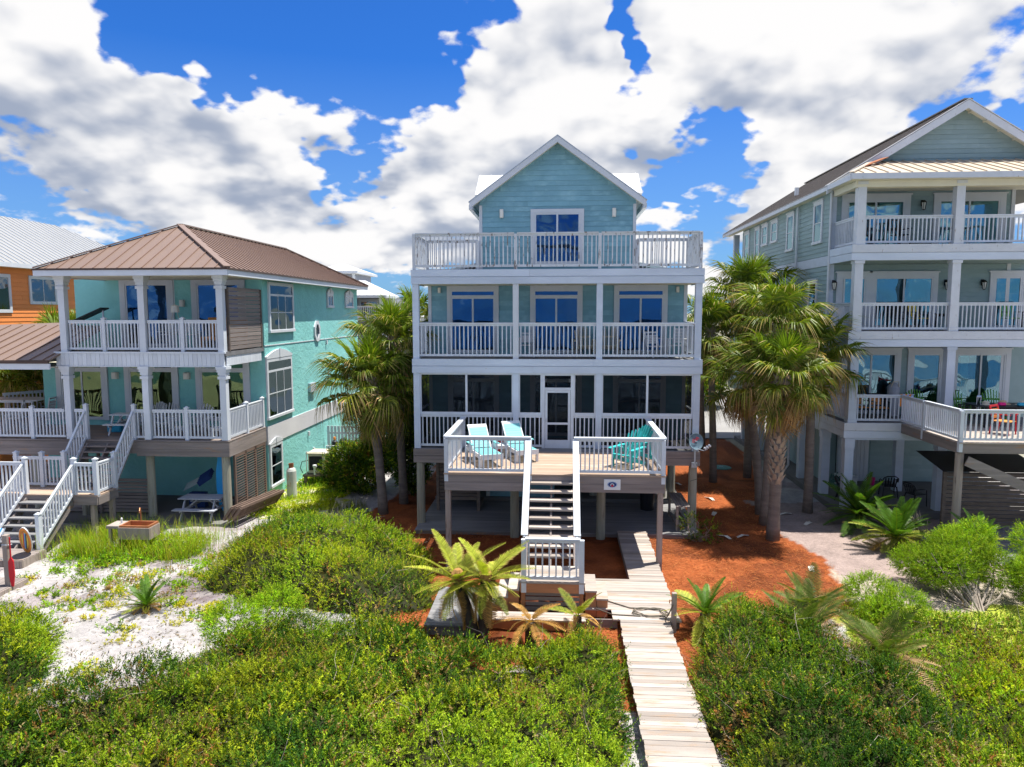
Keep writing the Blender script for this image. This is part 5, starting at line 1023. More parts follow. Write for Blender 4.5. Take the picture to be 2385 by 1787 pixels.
# ------------------------------------------------------------------ palms
def fan_mesh(kind, seed):
    """one fan frond: petiole along +x, blade of narrow leaflets that bend over at their tips"""
    rng = np.random.default_rng(seed); V, F, C = [], [], []
    Lp = {'young': .55, 'mid': .80, 'old': .82, 'dead': .6}[kind]; sag = {'young': .2, 'mid': .6, 'old': .9, 'dead': 1.0}[kind]; Rb = {'young': .72, 'mid': .78, 'old': .78, 'dead': .66}[kind]
    def strip(pts, ws, side, cols):
        b = len(V)
        for p, w, c in zip(pts, ws, cols): V.append(p-side*w/2); V.append(p+side*w/2); C.append(c); C.append(c)
        for i in range(len(pts)-1): F.append((b+2*i, b+2*i+1, b+2*i+3, b+2*i+2))
    green = {'young': (.13, .20, .013), 'mid': (.105, .155, .012), 'old': (.125, .15, .016), 'dead': (.32, .19, .08)}[kind]; pet = np.array((.25, .28, .05) if kind != 'dead' else (.35, .21, .09))
    ax = [np.array([Lp*t, 0, -sag*.35*t*t*Lp]) for t in np.linspace(0, 1, 5)]
    for sd in (np.array([0, 1., 0]), np.array([0, 0, 1.])): strip(ax, [.05, .035, .028, .022, .018], sd, [pet]*5)
    tip = ax[-1]; n = 52
    for i in range(n):
        u = i/(n-1)*2-1; phi = u*R(158)+rng.normal()*.035; costa = .28*(1-abs(u)); o_ = tip+np.array([costa, 0, -sag*costa*.5])
        Rl = Rb*(1-.30*abs(u)**2)*rng.uniform(.85, 1.1); d = np.array([math.cos(phi), math.sin(phi), .34*abs(math.sin(phi))+.06]); d /= np.linalg.norm(d); drop = sag*rng.uniform(.55, 1.5)
        side = np.cross(d, [0, 0, 1.]); side /= np.linalg.norm(side); side = side*.8+np.array([0, 0, 1.])*rng.choice([-.6, .6]); side /= np.linalg.norm(side); hz = np.array([d[0], d[1], 0])
        br = rng.random(); tipc = np.array((.44, .28, .13))*rng.uniform(.7, 1.2) if br < {'young': .12, 'mid': .40, 'old': .7, 'dead': .9}[kind] else np.array(green)*1.2; g = np.array(green)*rng.uniform(.7, 1.35)
        if kind == 'old' and br < .2: g = np.array((.46, .29, .12))
        if kind != 'dead' and rng.random() < .16: g = np.array((.27, .28, .03))
        pts = [o_+d*Rl*t-hz*Rl*.42*drop*max(0, t-.42)**1.3*1.6+np.array([0, 0, -drop*Rl*max(0, t-.35)**1.5*2.1]) for t in (.0, .28, .52, .76, 1.0)]; strip(pts, (.012, .036, .034, .022, .004), side, [g, g, g*1.05, (g*1.1+tipc)/2, tipc])
    c = np.ones((len(V), 4)); c[:, :3] = np.array(C); me = bpy.data.meshes.new('fan_'+kind); me.from_pydata([tuple(v) for v in V], [], F); a = me.color_attributes.new('Col', 'FLOAT_COLOR', 'POINT'); a.data.foreach_set('color', c.ravel()); me.materials.append(M['frond']); return me
FANS = {k: [fan_mesh(k, 100+i*7+j) for j in range(n)] for i, (k, n) in enumerate((('young', 2), ('mid', 4), ('old', 3), ('dead', 2)))}
def palm(label, bx, by, cx, cz, nf=40, seed=1, boots=1.6, tr=.16, sc=1., group='cabbage palms around the blue house', dead=.12, cy=None, mt='trunk'):
    rng = random.Random(seed); g = gz1(bx, by); cy = by if cy is None else cy; t = thing('cabbage_palm', label, 'palm tree', (bx, by, g-.05), world=True, group=group)
    b = MB(); n = 9; pts = []; rs = []
    for i in range(n+1): f = i/n; pts.append((bx+(cx-bx)*f**1.4, by+(cy-by)*f**1.4, g-.1+(cz-g)*f)); rs.append(tr*(1.18-.25*min(1, f*4) if f < .25 else 1.0-.12*f)*rng.uniform(.95, 1.05))
    b.tube(pts, rs, 12); b.sm = True; tk = b.build('trunk', mt, t)
    if boots:
        bt = MB(); z = cz-boots; a = 0
        while z < cz-.05:
            f = (z-g)/(cz-g); c = Vector((bx+(cx-bx)*f**1.4, by+(cy-by)*f**1.4, z)); a += 2.4; d = Vector((math.cos(a), math.sin(a), 0)); s = Vector((-math.sin(a), math.cos(a), 0)); k = rng.uniform(.8, 1.2)
            p0 = c+d*tr*.9; p1 = c+d*(tr+.10*k)+Vector((0, 0, .20*k)); bt.add([p0-s*.085-Vector((0, 0, .04)), p0+s*.085-Vector((0, 0, .04)), p1+s*.035, p1-s*.035, p0-s*.06+Vector((0, 0, .10)), p0+s*.06+Vector((0, 0, .10))], [(0, 1, 2, 3), (4, 3, 2, 5), (0, 3, 4), (1, 5, 2)]); z += .028
        bt.build('leaf_boots', 'boot', tk)
    nf = int(nf*1.2)
    for i in range(nf):
        f = (i+.5)/nf; el = 84-f*150+rng.uniform(-16, 16); yaw = i*2.39996+rng.uniform(-.5, .5)
        k = 'young' if f < .16 else ('mid' if f < .60 else ('old' if f < 1-dead else 'dead')); me = rng.choice(FANS[k]); o = bpy.data.objects.new('frond', me); COL.objects.link(o); o.parent = t
        o.location = Vector((cx, cy, cz-.1-.25*f))-W[t]; o.rotation_euler = (rng.uniform(-.35, .35), -R(el), yaw); s = sc*rng.uniform(.72, 1.15); o.scale = (s, s, s)
    return t
PALMS = (('front palm left of the blue house with reddish upper trunk', -6.39, 24.86, -6.80, 4.95, 54, 1.5, .17, 1.12), ('palm with rough dark trunk just behind the front left palm', -5.95, 26.3, -6.25, 6.3, 46, 3.6, .16, 1.05), ('tall palm against the left side of the blue house', -5.9, 29.3, -6.1, 7.1, 32, 2.5, .16, .95),
  ('nearest right palm with thick shaggy boot covered trunk', 6.86, 22.75, 7.0, 5.35, 58, 3.6, .185, 1.0), ('palm with smooth straight trunk nearest the grey house porch', 9.05, 26.0, 9.0, 5.75, 48, .6, .16, 1.08), ('leaning palm behind the shaggy trunk with low crown', 7.25, 25.6, 6.55, 5.2, 38, 1.2, .16, 1.0), ('tall palm rising behind the nearest right palm', 7.06, 24.4, 7.35, 7.0, 44, .8, .16, 1.08),
  ('tallest right palm in front of the grey house side wall', 8.3, 31.5, 8.15, 8.15, 44, .8, .16, 1.25), ('palm close to the right edge of the blue house', 6.6, 30.5, 6.3, 6.6, 38, .8, .15, 1.15), ('slim palm farther back beside the driveway', 7.6, 38, 7.3, 6.0, 32, .5, .15, 1.1), ('short palm beside the driveway edge', 7.0, 41, 6.9, 3.2, 26, .5, .14, 1.0),
  ('palm behind the low brown roof at far left', -24.1, 32.2, -24.0, 5.75, 34, 1., .16, 1.2), ('palm beside the orange wall at far left', -22.3, 30.9, -22.3, 5.9, 30, 1., .16, 1.1), ('large drooping palm behind the far left deck railing', -23.4, 29.8, -23.4, 4.1, 40, 1., .17, 1.25), ('palm touching the far left edge of the picture behind the deck', -25.5, 31.0, -25.5, 4.3, 34, 1., .17, 1.2))
for i, (lb, bx, by, cx, cz, nf, bo, tr, sc) in enumerate(PALMS): palm(lb, bx, by, cx, cz, nf, 50+i, bo, tr, sc*1.06, dead=.2 if i in (3, 4, 5) else .12)
# ------------------------------------------------------------------ cycads and feather fronds
def feather_mesh(seed, Ln=1.15, n=30, leaf=.15, wd=.014, arch=.6, col=(.15, .27, .02), tipc=(.45, .30, .08), brown=.2, vee=.5, taper=True):
    rng = np.random.default_rng(seed); V, F, C = [], [], []; col = np.array(col); tipc = np.array(tipc)
    def rach(t): return np.array([Ln*t*(1-.12*arch*t), 0, Ln*(.10*t-arch*.55*t*t)])
    def strip(pts, ws, side, cols):
        b = len(V)
        for p, w, c in zip(pts, ws, cols): V.append(p-side*w/2); V.append(p+side*w/2); C.append(c); C.append(c)
        for i in range(len(pts)-1): F.append((b+2*i, b+2*i+1, b+2*i+3, b+2*i+2))
    for sd in (np.array([0, 1., 0]), np.array([0, 0, 1.])): strip([rach(t) for t in np.linspace(0, 1, 8)], np.linspace(.024, .006, 8), sd, [col*1.2+np.array([.08, .05, 0])]*8)
    for i in range(n):
        t = .1+.9*(i+.5)/n; p = rach(t); q = rach(min(1, t+.03)); ax = q-p; ax /= np.linalg.norm(ax)+1e-9; l = leaf*(math.sin(math.pi*min(1, (.18+.82*t)*.95)) if taper else 1)*rng.uniform(.85, 1.1)+.02
        for s in (-1, 1):
            d = np.array([0, s, 0])*.85+ax*.55+np.array([0, 0, vee*.55]); d /= np.linalg.norm(d); sd = np.cross(d, [0, 0, 1.]); sd /= np.linalg.norm(sd); g = col*rng.uniform(.7, 1.35); tc = tipc if rng.random() < brown else g
            strip([p, p+d*l*.55, p+d*l+np.array([0, 0, -l*.15])], (wd, wd*.9, .003), sd, [g, g, tc])
    c = np.ones((len(V), 4)); c[:, :3] = np.array(C); me = bpy.data.meshes.new('feather_frond'); me.from_pydata([tuple(v) for v in V], [], F); a = me.color_attributes.new('Col', 'FLOAT_COLOR', 'POINT'); a.data.foreach_set('color', c.ravel()); me.materials.append(M['frond']); return me
FE = {'lime': [feather_mesh(200+i, 1.25, 26, .20, .032, .35+.1*i, (.29, .325, .035), (.46, .31, .10), .6) for i in range(3)], 'dark': [feather_mesh(210+i, 1.1, 28, .16, .026, .5, (.07, .15, .015), brown=.05) for i in range(2)], 'brown': [feather_mesh(220+i, 1.0, 24, .15, .028, .95, (.42, .24, .07), brown=.6) for i in range(2)],
      'gold': [feather_mesh(230+i, 1.0, 26, .16, .026, .5, (.22, .26, .03), (.5, .3, .08), .35) for i in range(2)], 'date': [feather_mesh(240+i, 1.7, 30, .34, .030, .55+.2*i, (.10, .145, .025), (.40, .27, .13), .6, .35) for i in range(3)], 'date_dry': [feather_mesh(250+i, 1.5, 26, .28, .026, .7, (.36, .235, .115), (.44, .38, .2), .5, .35) for i in range(2)]}
def crown(t, c, spec, seed, lo=-30, hi=75, sc=1.):
    rng = random.Random(seed); n = sum(k for _, k in spec); kinds = [k for k, q in spec for _ in range(q)]
    for i in range(n):
        f = (i+.5)/n; el = hi+(lo-hi)*f+rng.uniform(-8, 8); o = bpy.data.objects.new('frond', rng.choice(FE[kinds[i]])); COL.objects.link(o); o.parent = t; o.location = Vector(c)-W[t]; o.rotation_euler = (rng.uniform(-.3, .3), -R(el), i*2.39996+rng.uniform(-.25, .25)); s = sc*rng.uniform(.82, 1.15); o.scale = (s, s, s)
def cycad(label, x, y, spec, seed, tz=.15, tr=.13, lo=-25, hi=70, sc=1., heads=None, cat='cycad'):
    g = gz1(x, y); t = thing('cycad', label, cat, (x, y, g), world=True); heads = heads or [(x, y, g+tz)]
    b = MB()
    for i, h in enumerate(heads): b.tube([(x+.06*i, y, g-.1), ((x+h[0])/2+.04*i, (y+h[1])/2, (g+h[2])/2), h], [tr*1.1, tr, tr*.95], 10)
    b.build('trunk', 'trunk_dark', t)
    for i, h in enumerate(heads): crown(t, h, spec, seed+i*9, lo, hi, sc)
    return t
bc = cycad('large cycad with two cones and yellowing fronds in front of the stairs', -1.75, 14.95, [('lime', 13), ('gold', 6), ('brown', 8)], 301, tr=.12, lo=-62, hi=52, sc=1.02, heads=[(-2.25, 15.2, 1.22), (-1.62, 15.1, 1.28)])
for c in ((-2.25, 15.2, 1.26), (-1.62, 15.1, 1.32)): MB().lathe([(.10, -.05), (.16, .05), (.15, .15), (.08, .24), (.01, .27)], c, 12).build('cone', 'cone', bc)
cycad('small brown withered cycad below the landing', -.62, 15.05, [('brown', 13), ('gold', 2)], 311, .55, .12, -45, 50, .8)
cycad('toppled yellow cycad beside the steps of the landing', .42, 15.35, [('gold', 5), ('brown', 4)], 312, .55, .1, -10, 60, .75)
cycad('small sago palm alone on the white sand', -10.08, 16.11, [('dark', 12), ('gold', 8), ('brown', 5)], 313, .1, .1, -12, 70, .72)
cycad('dark green sago beside the corner pile of the grey house', 10.2, 24.3, [('dark', 44)], 314, .45, .16, -25, 78, 1.35)
cycad('golden tipped sago in front of the grey house piles', 10.35, 22.0, [('dark', 22), ('gold', 14), ('brown', 5)], 315, .4, .16, -25, 78, 1.3)
cycad('sago rising behind the lime green shrubs', 12.2, 21.0, [('dark', 10), ('gold', 6)], 316, .55, .14, 0, 75, 1.0)
cycad('sago at the edge of the scrub right of the boardwalk', 3.35, 15.9, [('dark', 12), ('lime', 10)], 317, .4, .13, -15, 70, .85)
for i, (x, y, lb, s) in enumerate(((5.1, 14.7, 'date palm clump with tan fronds rising from the right scrub, nearest the boardwalk', .68), (6.35, 13.8, 'date palm clump with tan fronds at the right end of the scrub', .72), (5.6, 15.6, 'date palm clump with upright fronds at the back of the right scrub', .66))):
    t = thing('date_palm_clump', lb, 'palm', (x, y, gz1(x, y)), world=True); crown(t, (x, y, gz1(x, y)+.5), [('date', 16), ('date_dry', 18)], 330+i, -2, 74, s); MB().cyl((x, y, gz1(x, y)-.1), (x, y, gz1(x, y)+.5), .14, .11).build('trunk', 'trunk', t)
# ------------------------------------------------------------------ furniture and small things
def adirondack(label, mt, loc, rz, group=None, ns=6):
    t = thing('adirondack_chair', label, 'chair', loc, rz, group)
    for s in (-1, 1):
        piece('front_leg', mt, t, s*.31-.014, s*.31+.014, -.36, -.25, 0, .54); stick('rear_leg', mt, t, (s*.27, -.36, .33), (s*.27, .52, .035), .028, .11); stick('arm', mt, t, (s*.37, -.42, .56), (s*.35, .36, .575), .125, .024); stick('arm_post', mt, t, (s*.33, .30, .56), (s*.30, .40, .10), .03, .07)
    for i in range(6): f = i/5; y = -.37+.50*f; z = .40-.14*f; stick('seat_slat', mt, t, (-.26, y, z), (.26, y, z), .078, .02)
    for i in range(ns):
        u = (i-(ns-1)/2)/((ns-1)/2); h = 1.02-.13*u*u; stick('back_slat', mt, t, (u*.19, .14, .22), (u*.275, .14+.40*h/1.02, h), .02, .082 if ns == 6 else .07)
    stick('back_rail', mt, t, (-.28, .40, .68), (.28, .40, .68), .03, .06); return t
def chaise(label, loc, rz):
    t = thing('chaise_lounge', label, 'lounger', loc, rz, 'chaise lounges on the deck')
    for s in (-1, 1):
        piece('side_rail', 'white_plastic', t, s*.32-.02, s*.32+.02, -.98, .85, .24, .36)
        for y in (-.90, -.1, .72): piece('leg', 'white_plastic', t, s*.32-.035, s*.32+.035, y-.035, y+.035, 0, .24)
        stick('back_rail', 'white_plastic', t, (s*.29, .12, .36), (s*.29, .72, 1.0), .03, .05); stick('arm', 'aqua', t, (s*.40, -.28, .56), (s*.40, .34, .56), .10, .025); piece('arm_support', 'white_plastic', t, s*.38-.02, s*.38+.02, -.12, .2, .30, .55)
    for i in range(11): y = -.98+i*.098; piece('seat_slat', 'aqua', t, -.30, .30, y, y+.085, .362, .385)
    for i in range(9): f = (i+.4)/9; y, z = .14+.60*f, .40+.62*f; stick('back_slat', 'aqua' if i < 8 else 'white_plastic', t, (-.31, y, z), (.31, y, z), .092 if i < 8 else .11, .022).rotation_euler = (R(45), 0, 0)
    piece('foot_board', 'white_plastic', t, -.34, .34, -1.01, -.985, .24, .39); return t
def chair(name, label, mt, loc, rz, group=None, seat=.44, h=.95, slats=4, horizontal=False, arms=True, mt2=None, rock=False):
    t = thing(name, label, 'chair', loc, rz, group); m2 = mt2 or mt
    for sx in (-1, 1):
        stick('front_leg', mt, t, (sx*.25, -.24, 0), (sx*.24, -.22, .64 if arms else seat), .04, .04); stick('rear_leg', mt, t, (sx*.24, .30, 0), (sx*.24, .22, seat), .04, .04); stick('back_post', mt, t, (sx*.235, .22, seat), (sx*.235, .34, h), .04, .04)
        if arms: stick('arm', mt, t, (sx*.26, -.28, .65), (sx*.26, .28, .65), .06, .025)
        if rock: stick('rocker', mt, t, (sx*.25, -.42, .06), (sx*.25, .50, .06), .035, .05)
    MB().box(-.25, .25, -.25, .24, seat-.03, seat).build('seat', m2, t, .01)
    for i in range(slats):
        if horizontal: z = seat+.10+i*(h-seat-.14)/slats; f = (z-seat)/(h-seat); stick('back_slat', m2, t, (-.22, .22+.12*f, z), (.22, .22+.12*f, z), .02, (h-seat)/slats*.62)
        else: x = -.18+i*.36/(slats-1); stick('back_slat', m2, t, (x, .225, seat+.04), (x, .335, h-.04), .05, .016)
    stick('top_rail', mt, t, (-.25, .34, h), (.25, .34, h), .03, .06); return t
def plastic_chair(label, loc, rz, mt='black_plastic'):
    t = thing('plastic_chair', label, 'chair', loc, rz, 'black plastic chairs under the grey house')
    MB().prism([(-.25, -.24), (.25, -.24), (.21, .22), (-.21, .22)], .42, .45, 'z').build('seat', mt, t)
    for i in range(5): x = -.17+i*.085; stick('back_slat', mt, t, (x, .22, .45), (x*1.15, .34, .82-.02*abs(i-2)), .05, .012)
    MB().tube([(-.26, .2, .62), (-.25, .3, .78), (-.14, .36, .86), (.14, .36, .86), (.25, .3, .78), (.26, .2, .62)], .022, 6).build('back_rim', mt, t)
    for s in (-1, 1): MB().tube([(s*.26, .22, .64), (s*.28, -.1, .65), (s*.26, -.25, .6), (s*.27, -.27, 0)], .02, 6).build('arm', mt, t); stick('rear_leg', mt, t, (s*.22, .2, .44), (s*.27, .32, 0), .035, .035)
    return t
def picnic_table(label, mt, loc, rz, w=1.35, group=None, d=.7):
    t = thing('picnic_table', label, 'table', loc, rz, group)
    for i in range(5): y = -d/2+i*d/5; piece('top_slat', mt, t, -w/2, w/2, y+.005, y+d/5-.008, .70, .735)
    for s in (-1, 1):
        for k in range(2): y = s*(d/2+.28)+(k-.5)*.14; piece('bench_slat', mt, t, -w/2, w/2, y-.065, y+.065, .40, .43)
        for sx in (-1, 1): stick('leg', mt, t, (sx*w*.36, s*(d/2+.28), 0), (sx*w*.36, s*.2, .70), .04, .08)
    for sx in (-1, 1): piece('bench_support', mt, t, sx*w*.36+.025, sx*w*.36+.06, -(d/2+.36), d/2+.36, .32, .40); stick('brace', mt, t, (sx*w*.36, 0, .36), (sx*.12, 0, .69), .03, .05)
    return t
def table(name, label, mt, loc, w, d, h, rz=0, round_=False):
    t = thing(name, label, 'table', loc, rz)
    if round_: MB().lathe([(.05, h-.03), (w/2, h-.03), (w/2, h), (.05, h)], n=24).build('table_top', mt, t)
    else:
        n = max(3, int(d/.11))
        for i in range(n): piece('top_slat', mt, t, -w/2, w/2, -d/2+i*d/n+.004, -d/2+(i+1)*d/n-.004, h-.03, h)
    for sx in (-1, 1):
        for sy in (-1, 1): stick('leg', mt, t, (sx*w*.38, sy*d*.38, 0), (sx*w*.36, sy*d*.36, h-.03), .05, .05)
    MB().box(-w*.38, w*.38, -d*.38, -d*.38+.025, h-.11, h-.03).box(-w*.38, w*.38, d*.38-.025, d*.38, h-.11, h-.03).build('apron', mt, t); return t
dz = 2.672
chaise('white chaise lounge with aqua slats nearest the left deck railing', (-2.33, 21.25, dz), R(22)); chaise('white chaise lounge with aqua slats nearest the screen door', (-1.32, 22.0, dz), R(22))
t = table('side_table', 'small white side table between the two chaise lounges', 'white_plastic', (-1.85, 21.75, dz), .45, .42, .42, R(22))
t = thing('red_flower_pot', 'small red object on the deck behind the side table', 'pot', (-1.98, 22.6, dz)); MB().lathe([(.02, 0), (.10, .0), (.13, .22), (.11, .22), (.02, .05)], n=14).build('pot', 'red_plastic', t); MB().lathe([(.03, .2), (.16, .34), (.10, .46), (.01, .50)], n=9).build('bloom', 'red_plastic', t)
adirondack('turquoise Adirondack chair on the deck facing the stairs, nearest the front railing', 'turquoise', (2.0, 20.75, dz), R(-38)); adirondack('turquoise Adirondack chair at the back of the deck corner', 'turquoise', (2.3, 21.75, dz), R(-52))
bz = 5.645
chair('rocking_chair', 'white rocking chair at the right end of the middle balcony', 'white_plastic', (3.95, 24.3, bz), R(-30), None, .44, 1.1, 5, True, rock=True)
chair('balcony_chair', 'white low chair beside the rocking chair on the middle balcony', 'white_plastic', (3.25, 24.45, bz), R(25), None, .40, .85, 4, True)
adirondack('tan chair behind the middle balcony railing, left of the right column', 'beige', (.85, 24.9, bz), R(8)); adirondack('tan chair behind the middle balcony railing, right of the right column', 'beige', (1.72, 24.95, bz), R(-6))
chair('balcony_chair', 'white slatted chair beside the peeling column on the middle balcony', 'white_plastic', (-1.15, 24.8, bz), R(0), None, .42, .8, 4, True)
# plaque on the deck rim
t = thing('plaque', 'white plaque with dark blue oval emblem on the deck rim', 'sign', (1.47, 19.565, 2.40), world=True); MB().box(1.24, 1.70, 19.545, 19.566, 2.255, 2.555).build('board', 'white_plastic', t, .004)
def disc(cx, cz, rx, rz_, y, mt, nm, r0=0., a0=0, a1=360, th=.003):
    b = MB(); n = 28
    for i in range(n):
        u, v = R(a0+(a1-a0)*i/n), R(a0+(a1-a0)*(i+1)/n); P = lambda r, a, yy: (cx+rx*r*math.cos(a), yy, cz+rz_*r*math.sin(a))
        if r0: b.add([P(r0, u, y), P(1, u, y), P(1, v, y), P(r0, v, y)], [(0, 1, 2, 3)])
        else: b.add([P(0, u, y), P(1, u, y), P(1, v, y)], [(0, 1, 2)])
    return b.build(nm, mt, t)
disc(1.47, 2.41, .135, .082, 19.541, 'navy', 'emblem_oval'); disc(1.47, 2.395, .055, .05, 19.537, 'white_plastic', 'emblem_ring', .6, -20, 200); disc(1.47, 2.375, .032, .028, 19.536, 'red_plastic', 'emblem_centre'); disc(1.47, 2.41, .128, .077, 19.5395, 'towel_blue', 'emblem_rim', .9)
# satellite dish
def dish():
    t = thing('satellite_dish', 'grey satellite dish with red lettering on the corner pile of the blue house', 'satellite dish', (4.42, 23.2, 2.72))
    piece('mast', 'metal_grey', t, -.025, .025, .02, .07, -.55, .12); piece('wall_bracket', 'metal_grey', t, -.09, .09, .07, .16, -.62, -.45)
    b = MB(); n = 28; prof = [(0, 0), (.1, .006), (.18, .02), (.25, .042), (.255, .048)]; vs = []; fs = []
    for r, d in prof:
        for i in range(n): a = 2*math.pi*i/n; vs.append((r*math.cos(a), -d, r*math.sin(a)*1.08))
    for k in range(len(prof)-1):
        for i in range(n): fs.append((k*n+i, k*n+(i+1) % n, (k+1)*n+(i+1) % n, (k+1)*n+i))
    b.add(vs, fs); b.sm = True; d = b.build('reflector', 'dish_grey', t); d.rotation_euler = (R(-14), 0, R(16)); d.location = (0, -.03, .27); md = d.modifiers.new('thick', 'SOLIDIFY'); md.thickness = .008
    cu = bpy.data.curves.new('lettering', 'FONT'); cu.body = 'dish'; cu.size = .17; cu.align_x = 'CENTER'; cu.align_y = 'CENTER'; cu.extrude = .002
    to = bpy.data.objects.new('tmp_text', cu); COL.objects.link(to); bpy.context.view_layer.update(); me = bpy.data.meshes.new_from_object(to.evaluated_get(bpy.context.evaluated_depsgraph_get())); bpy.data.objects.remove(to); me.materials.clear(); me.materials.append(M['red_plastic'])
    lt = bpy.data.objects.new('lettering', me); COL.objects.link(lt); lt.parent = d; lt.location = (-.03, -.06, .06); lt.rotation_euler = (R(90), R(-28), 0)
    MB().tube([(.02, -.05, .04), (.22, -.34, .03), (.30, -.44, .10)], .014, 6).build('feed_arm', 'metal_grey', t)
    for i in range(3): a = MB().cyl((.26+.07*i, -.44, .10+.045*i), (.22+.07*i, -.36, .13+.045*i), .03, .036, 10); a.build('feed_horn', 'white_plastic', t)
    MB().tube([(0, .05, -.3), (.05, .0, -.5), (.2, .05, -.75), (.12, .12, -1.0), (-.1, .2, -1.1)], .007, 5).build('cable', 'cable', t)
dish()
# bench under the blue house, black bag, hose and its post
t = thing('work_bench', 'weathered slatted wooden bench between the right piles of the blue house', 'bench', (4.05, 23.95, .03), 0)
for i in range(5): piece('top_slat', 'wood_grey_y', t, -.22+i*.09, -.14+i*.09, -.95, .9, .80, .835)
for sx in (-1, 1):
    for y in (-.85, .8): piece('leg', 'wood_post', t, sx*.18-.04, sx*.18+.04, y-.04, y+.04, 0, .80)
    piece('stretcher', 'wood_grey_y', t, sx*.18-.02, sx*.18+.02, -.80, .75, .12, .20)
t = thing('rubbish_bin', 'black bin in the shade behind the wooden bench', 'bin', (3.2, 25.6, .03)); MB().lathe([(.05, 0), (.24, .0), (.29, .85), (.31, .87), (.2, .95), (.02, 1.0)], n=16).build('body', 'black_plastic', t); MB().lathe([(.31, .86), (.31, .90), (.05, .98)], n=16).build('lid', 'black_plastic', t)
t = thing('hose_post', 'short wooden post standing at the right edge of the boardwalk', 'post', (2.62, 15.78, -.1)); MB().box(-.055, .055, -.055, .055, 0, .95).build('post', 'wood_post', t, .01); MB().tube([(-.06, -.04, .78), (-.11, -.05, .80), (-.11, -.05, .72)], .012, 6).build('tap', 'bronze', t)
pts = [(2.58, 15.7, .6), (2.5, 15.75, .35), (2.45, 15.9, .165)]
for i in range(46): a = i*.30; r = .30+.05*math.sin(i*.7); pts.append((2.15+r*1.15*math.cos(a)+.03*math.sin(i), 16.25+r*.8*math.sin(a), .165+.004*(i % 5)))
pts += [(1.7, 16.5, .16), (1.3, 16.8, .16), (1.0, 17.0, .165), (.9, 16.4, .16), (1.25, 16.1, .16), (1.9, 16.05, .16)]
tag(MB().tube(pts, .014, 6).build('garden_hose', 'hose'), 'dark garden hose lying in loops on the boardwalk', 'hose')
# teal house: deck furniture
dz = 2.782
for i, (x, y, a, lb) in enumerate(((-15.35, 25.5, -12, 'white Adirondack chair just right of the stairs opening, behind the railing'), (-14.6, 25.2, 8, 'white Adirondack chair behind the middle column of the teal house deck'), (-13.2, 25.0, 2, 'white Adirondack chair in front of the right french door'), (-12.1, 25.3, -25, 'white Adirondack chair in the right corner of the teal house deck'))): adirondack(lb, 'white_plastic', (x, y, dz), R(a), 'white Adirondack chairs on the teal house deck')
for x, y, lb in ((-13.55, 24.3, 'white footstool in front of the middle Adirondack chair'), (-12.15, 24.3, 'white footstool in the corner of the teal house deck')):
    table('footstool', lb, 'white_plastic', (x, y, dz), .55, .45, .34)
picnic_table('small white picnic table on the teal house deck beside the stairs', 'white_plastic', (-15.85, 24.75, dz), R(4), 1.0, d=.55)
t = thing('cooler', 'blue cooler bag on the deck beside the small white picnic table', 'cooler', (-16.5, 25.1, dz)); MB().box(-.26, .26, -.16, .16, 0, .28).build('body', 'cooler_blue', t, .03); MB().box(-.265, .265, -.165, .165, .285, .33).build('lid', 'cooler_blue', t, .02); MB().tube([(-.2, 0, .33), (-.15, 0, .42), (.15, 0, .42), (.2, 0, .33)], .015, 6).build('handle', 'cooler_blue', t)
table('dining_table', 'white outdoor dining table on the far left of the teal house deck', 'white_plastic', (-21.9, 27.2, dz), 2.4, 1.2, .95)
chair('dining_chair', 'white slatted dining chair at the right end of the outdoor table', 'white_plastic', (-20.1, 26.2, dz), R(-80), 'white dining chairs', .5, 1.1, 4, True); chair('dining_chair', 'white slatted dining chair behind the outdoor table', 'white_plastic', (-21.6, 28.5, dz), R(5), 'white dining chairs', .5, 1.15, 4, True); chair('dining_chair', 'white slatted dining chair in front of the outdoor table', 'white_plastic', (-20.4, 25.0, dz), R(-60), 'white dining chairs', .5, 1.1, 4, True)
t = thing('covered_grill', 'grill under a grey cover at the corner of the teal house wall', 'grill', (-20.75, 28.3, dz)); MB().add([(-.55, -.3, 0), (.55, -.3, 0), (.55, .3, 0), (-.55, .3, 0), (-.5, -.28, .85), (.5, -.28, .85), (.5, .28, .85), (-.5, .28, .85), (-.3, -.2, 1.2), (.3, -.2, 1.22), (.3, .2, 1.22), (-.3, .2, 1.2)], [(0, 1, 5, 4), (1, 2, 6, 5), (2, 3, 7, 6), (3, 0, 4, 7), (4, 5, 9, 8), (5, 6, 10, 9), (6, 7, 11, 10), (7, 4, 8, 11), (8, 9, 10, 11)]).build('cover', 'cover_grey', t, .04); MB().box(-.5, .5, -.25, .25, -.0, .06).build('base', 'black_plastic', t)
fz = 5.865
chair('bar_chair', 'white chair behind the upper railing of the teal house, left of the hanging cord', 'white_plastic', (-14.2, 25.0, fz), R(0), 'upper porch chairs', .55, 1.05, 5); chair('bar_chair', 'white chair behind the upper railing of the teal house, right of the hanging cord', 'white_plastic', (-13.4, 25.0, fz), R(10), 'upper porch chairs', .55, 1.05, 5)
t = thing('day_bed', 'orange and red cushioned day bed on the upper porch of the teal house', 'day bed', (-12.4, 25.5, fz)); MB().box(-.75, .75, -.4, .4, .3, .45).build('mattress', 'orange_fabric', t, .04); MB().box(-.75, .75, .3, .42, .45, 1.15).build('backrest', 'chair_wood', t, .02); MB().box(-.4, .1, .1, .3, .45, .8).build('cushion', 'red_plastic', t, .05)
for s in (-.68, .68): MB().box(s-.04, s+.04, -.36, .36, 0, .3).build('leg', 'chair_wood', t)
